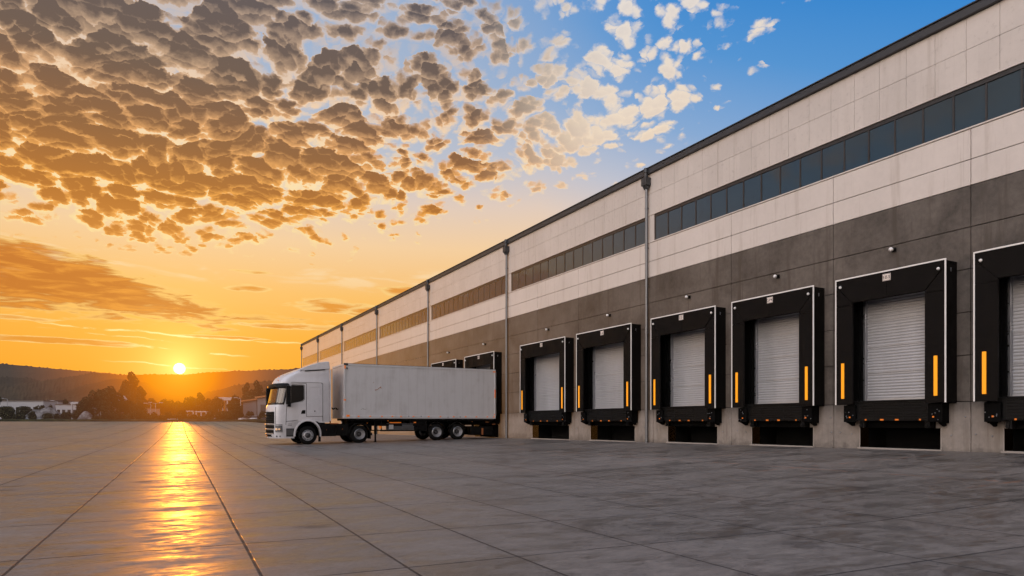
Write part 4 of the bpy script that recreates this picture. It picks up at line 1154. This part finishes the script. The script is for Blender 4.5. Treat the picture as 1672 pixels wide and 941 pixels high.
# ------------------------------------------------------------ valley beyond the yard
def leaf_fn(t, b):
    oi = t.nodes.new('ShaderNodeObjectInfo'); r = S(t, oi.outputs['Random']); n = noise(t, pos(t), .9, 4, .6)
    c = mix(t, n.mr(.35, .65), (.018, .022, .010), (.060, .055, .022)); c = mix(t, r * .35, c, (.05, .035, .015)); setc(t, b, c)
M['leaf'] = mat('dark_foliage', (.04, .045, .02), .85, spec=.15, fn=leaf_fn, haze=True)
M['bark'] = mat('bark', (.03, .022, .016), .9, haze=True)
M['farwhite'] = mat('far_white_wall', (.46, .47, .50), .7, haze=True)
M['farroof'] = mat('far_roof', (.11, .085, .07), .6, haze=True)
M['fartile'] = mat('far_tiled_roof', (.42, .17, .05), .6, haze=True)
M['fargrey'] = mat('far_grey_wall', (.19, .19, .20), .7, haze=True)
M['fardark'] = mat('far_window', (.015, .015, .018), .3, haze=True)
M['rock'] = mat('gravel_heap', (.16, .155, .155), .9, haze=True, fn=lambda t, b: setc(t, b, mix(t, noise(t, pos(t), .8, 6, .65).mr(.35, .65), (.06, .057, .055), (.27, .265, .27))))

def leaf_cloud(m, blobs, n, sz, rnd):
    """many small tilted leaf clumps spread through the blobs, thinner in the middle"""
    tot = sum(b[3] * b[4] for b in blobs)
    for b in blobs:
        for _ in range(int(n * b[3] * b[4] / tot)):
            while True:
                v_ = Vector((rnd.uniform(-1, 1), rnd.uniform(-1, 1), rnd.uniform(-1, 1)))
                if .05 < v_.length < 1: break
            v_ = v_.normalized() * (v_.length ** .45)
            wob = 1 + .22 * mnoise.noise(v_ * 2.3 + Vector((b[0], b[1], b[2])) * 3)
            c = Vector((b[0] + v_.x * b[3] * wob, b[1] + v_.y * b[3] * wob, b[2] + v_.z * b[4] * wob))
            a = Vector((rnd.gauss(0, 1), rnd.gauss(0, 1), rnd.gauss(0, 1))).normalized(); e = a.orthogonal().normalized(); g = a.cross(e)
            s = sz * rnd.uniform(.5, 1.5)
            m.add([c - e * s, c - g * s * .6, c + e * s, c + g * s * .7], [(0, 1, 2, 3)])
def tree_meshes(kind, seed):
    rnd = random.Random(seed)
    tr = MB(); cr = MB(); blobs = []
    if kind == 'round':
        tr.tube((0, 0, -.3), (.03, 0, .45), .05, .032, n=7)
        for k in range(6):
            a = k * 1.05 + rnd.random(); r = rnd.uniform(.15, .3); e = (math.cos(a) * r, math.sin(a) * r, rnd.uniform(.5, .8))
            tr.tube((.02, 0, .25 + .04 * k), e, .02, .006, n=5); blobs.append((e[0], e[1], e[2] - .03, rnd.uniform(.16, .25), rnd.uniform(.14, .21)))
        blobs += [(0, 0, .62, .26, .24), (.02, .02, .8, .17, .16), (-.15, .1, .42, .2, .17), (.18, -.1, .38, .2, .16)]
        leaf_cloud(cr, blobs, 5200, .024, rnd)
    elif kind == 'tall':
        tr.tube((0, 0, -.3), (.01, 0, .9), .03, .008, n=7)
        for k in range(9):
            z = .16 + k * .095; r = .19 * (1 - k / 10) + .05; a = k * 2.4; e = (math.cos(a) * r * .4, math.sin(a) * r * .4, z)
            tr.tube((0, 0, z - .05), (e[0] * 2, e[1] * 2, z + .02), .01, .004, n=5); blobs.append((e[0], e[1], z, r, .10))
        leaf_cloud(cr, blobs, 4200, .022, rnd)
    else:     # shrub
        for k in range(5): a = k * 1.26; tr.tube((0, 0, -.3), (math.cos(a) * .3, math.sin(a) * .3, .4), .02, .008, n=5)
        for k in range(8): a = rnd.uniform(0, 6.3); r = rnd.uniform(0, .42); blobs.append((math.cos(a) * r, math.sin(a) * r, rnd.uniform(.25, .6), rnd.uniform(.26, .4), rnd.uniform(.25, .38)))
        leaf_cloud(cr, blobs, 3200, .05, rnd)
    return tr, cr
PROTO = {}
for kind in ('round', 'tall', 'shrub'):
    PROTO[kind] = []
    for s_ in range(3):
        tr, cr = tree_meshes(kind, 10 * s_ + len(kind))
        a = tr.build('trunk', M['bark'], smooth=60, recalc=False); b = cr.build('crown' if kind != 'shrub' else 'foliage', M['leaf'], recalc=False)
        PROTO[kind].append((a.data, b.data)); bpy.data.objects.remove(a); bpy.data.objects.remove(b)
tcount = [0]
def plant(kind, px, Y, top, wpx, label, group, base=None, cat=None):
    nm = {'round': 'tree', 'tall': 'tree', 'shrub': 'shrub'}[kind]
    p = at(px, Y); zb = land_z(p.x, p.y) if base is None else base
    H = CAMZ + (690 - top) / 1100 * Y - zb; Wd = wpx / 1100 * Y
    t = thing(nm, label, cat or nm, (p.x, p.y, zb), random.uniform(0, 6.28), group); tcount[0] += 1
    ta, cr = PROTO[kind][tcount[0] % 3]
    den = {'round': (.96, .88), 'tall': (1.0, .46), 'shrub': (.92, 1.45)}[kind]
    for me, n_ in ((ta, 'trunk' if kind != 'shrub' else 'stem'), (cr, 'crown' if kind != 'shrub' else 'foliage')):
        o = bpy.data.objects.new(n_, me); COL.objects.link(o); o.parent = t; o.scale = (Wd / den[1], Wd / den[1], H / den[0])
    return t
G1 = 'trees at the foot of the hills'
TREES = [('round', 181, 176, 630, 40, 'tall dark round tree left of the sun, broadest in the valley'),
         ('round', 163, 178, 636, 32, 'dark round tree touching the left side of the broadest tree'),
         ('round', 139, 176, 648, 32, 'low wide tree behind the white canopy roof'),
         ('tall', 216, 230, 609, 30, 'tallest pointed tree, standing up to the ridge left of the sun'),
         ('tall', 203, 228, 622, 24, 'pointed tree on the left flank of the tallest pointed tree'),
         ('tall', 231, 200, 632, 22, 'slim pointed tree between the tallest pointed tree and the sun'),
         ('round', 246, 210, 650, 30, 'hazy orange round tree left below the sun'),
         ('round', 268, 215, 652, 34, 'hazy orange round tree straight left of the sun streak'),
         ('round', 292, 215, 655, 28, 'small hazy tree directly beneath the sun'),
         ('tall', 327, 200, 642, 22, 'pointed hazy tree right of the sun'),
         ('round', 312, 205, 648, 30, 'orange lit round tree just right of the sun'),
         ('round', 341, 195, 651, 26, 'round tree left of the white saw-tooth shelter'),
         ('round', 353, 190, 647, 22, 'small tree hard by the white saw-tooth shelter'),
         ('round', 383, 182, 645, 22, 'tree between the saw-tooth shelter and the grey shed'),
         ('round', 382, 172, 656, 30, 'dark globe tree in front of the left end of the grey shed'),
         ('tall', 402, 240, 626, 20, 'pointed tree above the shed roof'),
         ('tall', 421, 245, 623, 24, 'pointed tree behind the lorry mirror'),
         ('round', 412, 235, 636, 26, 'round tree rising behind the orange shed roof'),
         ('round', 205, 180, 652, 34, 'dark tree low in front of the tallest pointed tree'),
         ('round', 227, 178, 658, 26, 'small dark tree left of the street lamps'),
         ('round', 106, 200, 652, 18, 'small tree between the long white shed and the canopy roof'),
         ('round', 440, 240, 628, 30, 'tree mostly hidden behind the lorry cab'),
         ('round', -22, 175, 640, 40, 'tree beyond the left edge of the yard'), ('round', -75, 178, 632, 46, 'big tree far left outside the yard')]
for k, px, Y, top, w_, l_ in TREES: plant(k, px, Y, top, w_, l_, G1)
G2 = 'bushes along the far edge of the yard'
SH = [(9, 171, 662, 28, 'large dark bush at the left edge of the photo'), (27, 170.5, 676, 26, 'low bush with a pale rim next to the large left bush'),
      (54, 170.5, 672, 19, 'clipped dark bush in front of the gravel heap, left one'), (78, 170.5, 674, 21, 'clipped dark bush in front of the gravel heap, middle one'),
      (94, 171, 675, 10, 'narrow dark bush right of the clipped pair'), (104, 172, 673, 15, 'rounded bush between narrow bush and second heap'),
      (113, 170.5, 672, 13, 'upright bush left of the second gravel heap'), (125, 173, 670, 18, 'brown bush half up the second gravel heap'),
      (145, 178, 660, 26, 'brown bush right of the white canopy roof'), (38, 180, 662, 26, 'dark bush under the long white shed, left part'), (62, 180, 661, 26, 'dark bush under the long white shed, right part'), (84, 182, 662, 14, 'bush between white shed and small white hut')]
for px, Y, top, w_, l_ in SH: plant('shrub', px, Y, top, w_, l_, G2)
SH2 = 'one of the low dark bushes in the row along the far yard edge'
q = random.Random(11)
for i in range(26):
    px = 158 + i * 11.6 + q.uniform(-3, 3)
    plant('shrub', px, 171 + q.uniform(0, 3), q.uniform(669, 679), q.uniform(16, 26), SH2, 'row of low bushes along the far yard edge')
# dark verge bank
mb = MB(); P0 = []
for i in range(140):
    x = -150 + i * 2.4; P0.append([(x, YY1 + .02, 1.0), (x, YY1 + .05, yz(0, YY1) + .12), (x, YY1 + .4, yz(0, YY1) + .45 + .18 * mnoise.noise(Vector((x * .3, 1, 1)))), (x, YY1 + 3.5, yz(0, YY1) + .5 + .3 * mnoise.noise(Vector((x * .2, 5, 1)))), (x, YY1 + 6, 1.1)])
mb.sheet(P0); vb = mb.build('grass_verge', M['leaf'], smooth=60); vb['kind'] = 'stuff'; vb['label'] = 'low dark grass bank along the far edge of the concrete yard'; vb['category'] = 'grass'

# gravel heaps
def heap(px, Y, top, wpx, label):
    p = at(px, Y); zb = land_z(p.x, p.y); H = CAMZ + (690 - top) / 1100 * Y - zb; r = wpx / 2200 * Y
    m = MB(); N, R_ = 40, 14; P0 = []
    for j in range(R_ + 1):
        row = []
        for i in range(N):
            a = 2 * PI * i / N; k = j / R_; rad = r * k * (1 + .15 * mnoise.noise(Vector((math.cos(a) * 2, math.sin(a) * 2, px))))
            x, y = math.cos(a) * rad, math.sin(a) * rad * .6
            row.append((x, y, H * (math.cos(k * PI) * .5 + .5) * (1 + .25 * mnoise.noise(Vector((x * .5, y * .5, px)))) - .1))
        P0.append(row)
    m.sheet(P0, closed=True); o = m.build('gravel_heap', M['rock'], smooth=60); o.location = (p.x, p.y, zb)
    tag(o, label, 'gravel heap')
heap(74, 177, 665, 92, 'wide pale grey gravel heap behind the clipped bushes'); heap(141, 173, 671, 40, 'small rounded gravel heap right of the bushes')

# far buildings
def building(px0, px1, Y, ytop, ybot, label, wall='farwhite', roof='flat', roofm='farroof', depth=8, windows=3, name='shed', cat='building', open_front=False, group=None):
    a = at(px0, Y); b = at(px1, Y); d = (b - a); L = d.length; d.normalize()
    zt = CAMZ + (690 - ytop) / 1100 * Y; zb = CAMZ + (690 - ybot) / 1100 * Y; g0 = land_z(a.x, a.y)
    t = thing(name, label, cat, (a.x, a.y, g0), math.atan2(d.y, d.x), group)
    zt -= g0; zb -= g0
    def bb(m, nm, mt, par=t): o = m.build(nm, M[mt]); o.parent = par; return o
    if open_front:     # canopy on posts
        m = MB(); m.box(0, L, 0, depth, zt - (zt - zb) * .32, zt); bb(m, 'canopy_roof', wall)
        for k in range(max(2, windows)):
            x = L * (k + .1) / (max(2, windows) - .8); m = MB(); m.box(x - .12, x + .12, .1, .34, -.2, zt - (zt - zb) * .32); bb(m, 'post', wall)
        m = MB(); m.box(.2, L - .2, depth - .3, depth, -.2, zt - (zt - zb) * .33); bb(m, 'wall', 'farroof')
        return t
    m = MB(); m.box(0, L, 0, depth, -.3, zt); w_ = bb(m, 'wall', wall)
    if roof == 'flat': m = MB(); m.box(-.15, L + .15, -.15, depth + .15, zt, zt + .28)
    elif roof == 'gable':
        m = MB(); h = (zt) * .38; m.prism([(-.4, zt - .02), (L / 2, zt + h), (L + .4, zt - .02), (L + .4, zt + .25), (L / 2, zt + h + .3), (-.4, zt + .25)], 'y', -.4, depth + .4); m.prism([(0.05, zt - .03), (L - .05, zt - .03), (L / 2, zt + h - .06)], 'y', .05, depth - .05)
    else:
        m = MB(); h = L * .13; m.prism([(-.4, zt - .1), (L + .3, zt + h), (L + .3, zt + h + .4), (-.4, zt + .3)], 'y', -.6, depth + .3); w2 = MB(); w2.prism([(0, zt), (L, zt), (L, zt + h)], 'y', 0, depth); bb(w2, 'gable_wall', wall)
    bb(m, 'roof', roofm)
    for k in range(windows):
        x = L * (k + .5) / windows; ww = L / windows * .28; m = MB(); m.box(x - ww, x + ww, -.04, .1, zt * .35, zt * .72); bb(m, 'window', 'fardark')
    return t
building(-14, 71, 190, 655.5, 668, 'longest low white shed in the valley, with a row of dark windows', windows=9)
building(76, 90, 196, 655, 664, 'tiny white hut between the long shed and the low wall', windows=2, name='hut')
building(91, 126, 188, 661.5, 666, 'long white flat-roofed store right of the tiny hut', windows=4)
building(115, 148, 186, 656.5, 668, 'white open canopy standing on posts right of the gravel heap', windows=3, open_front=True, name='canopy', depth=5)
building(149, 176, 186, 662, 672, 'gabled white outbuilding right of the canopy', roof='gable', windows=2, wall='fargrey', roofm='farwhite')
building(168, 186, 205, 658, 668, 'white roof peeping out under the broadest tree', roof='gable', windows=1, roofm='farwhite')
building(355, 379, 200, 649, 664, 'white saw-tooth shelter roof on posts left of the grey shed', windows=4, open_front=True, name='canopy', depth=5)
building(397, 419, 186, 656, 688, 'grey shed with sloping orange roof edge left of the lorry cab', wall='fargrey', roof='lean', roofm='fartile', windows=0, depth=10)
building(420, 470, 184, 650, 688, 'taller grey shed part hidden by the lorry cab', wall='fargrey', roof='lean', roofm='fartile', windows=2, depth=12)
building(295, 316, 182, 671, 675, 'low pale bus shelter right of the sun streak', windows=3, open_front=True, name='shelter', depth=3)
building(319, 337, 182, 671.5, 677, 'second low pale shelter, right of the bus shelter', windows=3, open_front=True, name='shelter', depth=3)
building(209, 237, 190, 667, 673, 'low hazy storehouse left of the street lamps', windows=4)
m = None
# white barrier blocks at the yard edge
p0, p1 = at(273, 167.5), at(291, 167.5)
z0 = yz(0, 167)
t = thing('barrier', 'pale concrete barrier at the yard edge under the sun', 'barrier', (p0.x, p0.y, z0), math.atan2((p1 - p0).y, (p1 - p0).x)); L = (p1 - p0).length
m = MB(); m.box(0, L, 0, .4, 0, .35); o = m.build('barrier_base', M['farwhite'], t); m = MB(); m.box(0.02, L - .02, .1, .3, .35, .7); m.build('barrier_rail', M['farwhite'], t)
# parked cars behind the yard edge
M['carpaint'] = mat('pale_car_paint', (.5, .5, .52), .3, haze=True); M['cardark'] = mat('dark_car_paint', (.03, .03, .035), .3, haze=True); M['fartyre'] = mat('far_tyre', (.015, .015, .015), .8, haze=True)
def car(px, Y, paintm, label, rz=0):
    p = at(px, Y); g = yz(p.x, min(p.y, YY1)) + .0
    t = thing('parked_car', label, 'car', (p.x, p.y, g), rz, 'cars parked beyond the yard edge')
    m = MB(); m.prism([(-2.1, .35), (2.1, .35), (2.15, .75), (1.95, .9), (1.2, .98), (-1.0, 1.0), (-2.0, .95), (-2.15, .7)], 'y', -.85, .85); m.build('body', M[paintm], t, bevel=.08, seg=2, smooth=60)
    m = MB(); m.prism([(1.25, .97), (.55, 1.42), (-.9, 1.45), (-1.7, .97)], 'y', -.74, .74); m.build('cabin_glass', M['fardark'], t, bevel=.06, seg=2, smooth=60)
    m = MB(); m.prism([(.5, 1.43), (-.85, 1.46), (-.8, 1.5), (.4, 1.48)], 'y', -.70, .70); m.build('roof', M[paintm], t)
    for x in (-1.3, 1.35):
        for s_ in (-1, 1): m = MB(); m.lathe([(-.1, .18), (-.1, .32), (.1, .32), (.1, .18)], (x, s_ * .78, .33), 'y', 16); m.build('wheel', M['fartyre'], t, smooth=50)
CARS = [(404, 'carpaint', 'pale car parked nearest the grey shed corner, left of the cab'), (417, 'carpaint', 'pale car in the middle of the group left of the cab'), (429, 'cardark', 'dark car just beside the lorry bumper'), (324, 'carpaint', 'pale car under the second shelter'), (334, 'cardark', 'dark car right of the one under the shelter'), (347, 'carpaint', 'small pale car between the shelters and the globe tree')]
for i, (px, pm, l_) in enumerate(CARS): car(px, 176 if px < 400 else 172.5, pm, l_, .3 + i * .9)
# street lamps
def street_lamp(px, Y, top, label, heads=1):
    p = at(px, Y); g = land_z(p.x, p.y); H = CAMZ + (690 - top) / 1100 * Y - g
    t = thing('street_lamp', label, 'street lamp', (p.x, p.y, g), group='street lamps beyond the yard')
    m = MB(); m.tube((0, 0, -.2), (0, 0, H), .12, .07, n=8); m.build('pole', M['farwhite'], t, smooth=60)
    for k in range(heads):
        s_ = -1 if k % 2 == 0 else 1
        m = MB(); zz = H - (k // 2) * .5; m.tube((0, 0, zz), (s_ * 1.0, 0, zz + .15), .05, n=6); m.build('arm', M['farwhite'], t)
        m = MB(); m.box(s_ * .8, s_ * 1.7, -.15, .15, zz + .12, zz + .32); m.build('lamp_head', M['farwhite'], t, bevel=.04)
street_lamp(254, 178, 659, 'two-armed street lamp standing left of the sun streak', 2)
street_lamp(246, 182, 660, 'short street lamp left of the two-armed one', 1)
street_lamp(393, 181, 651, 'street lamp rising at the left corner of the grey shed', 1)
street_lamp(12, 186, 652, 'street lamp above the left part of the long white shed', 1)
street_lamp(94, 192, 656, 'street lamp right of the tiny white hut', 1)
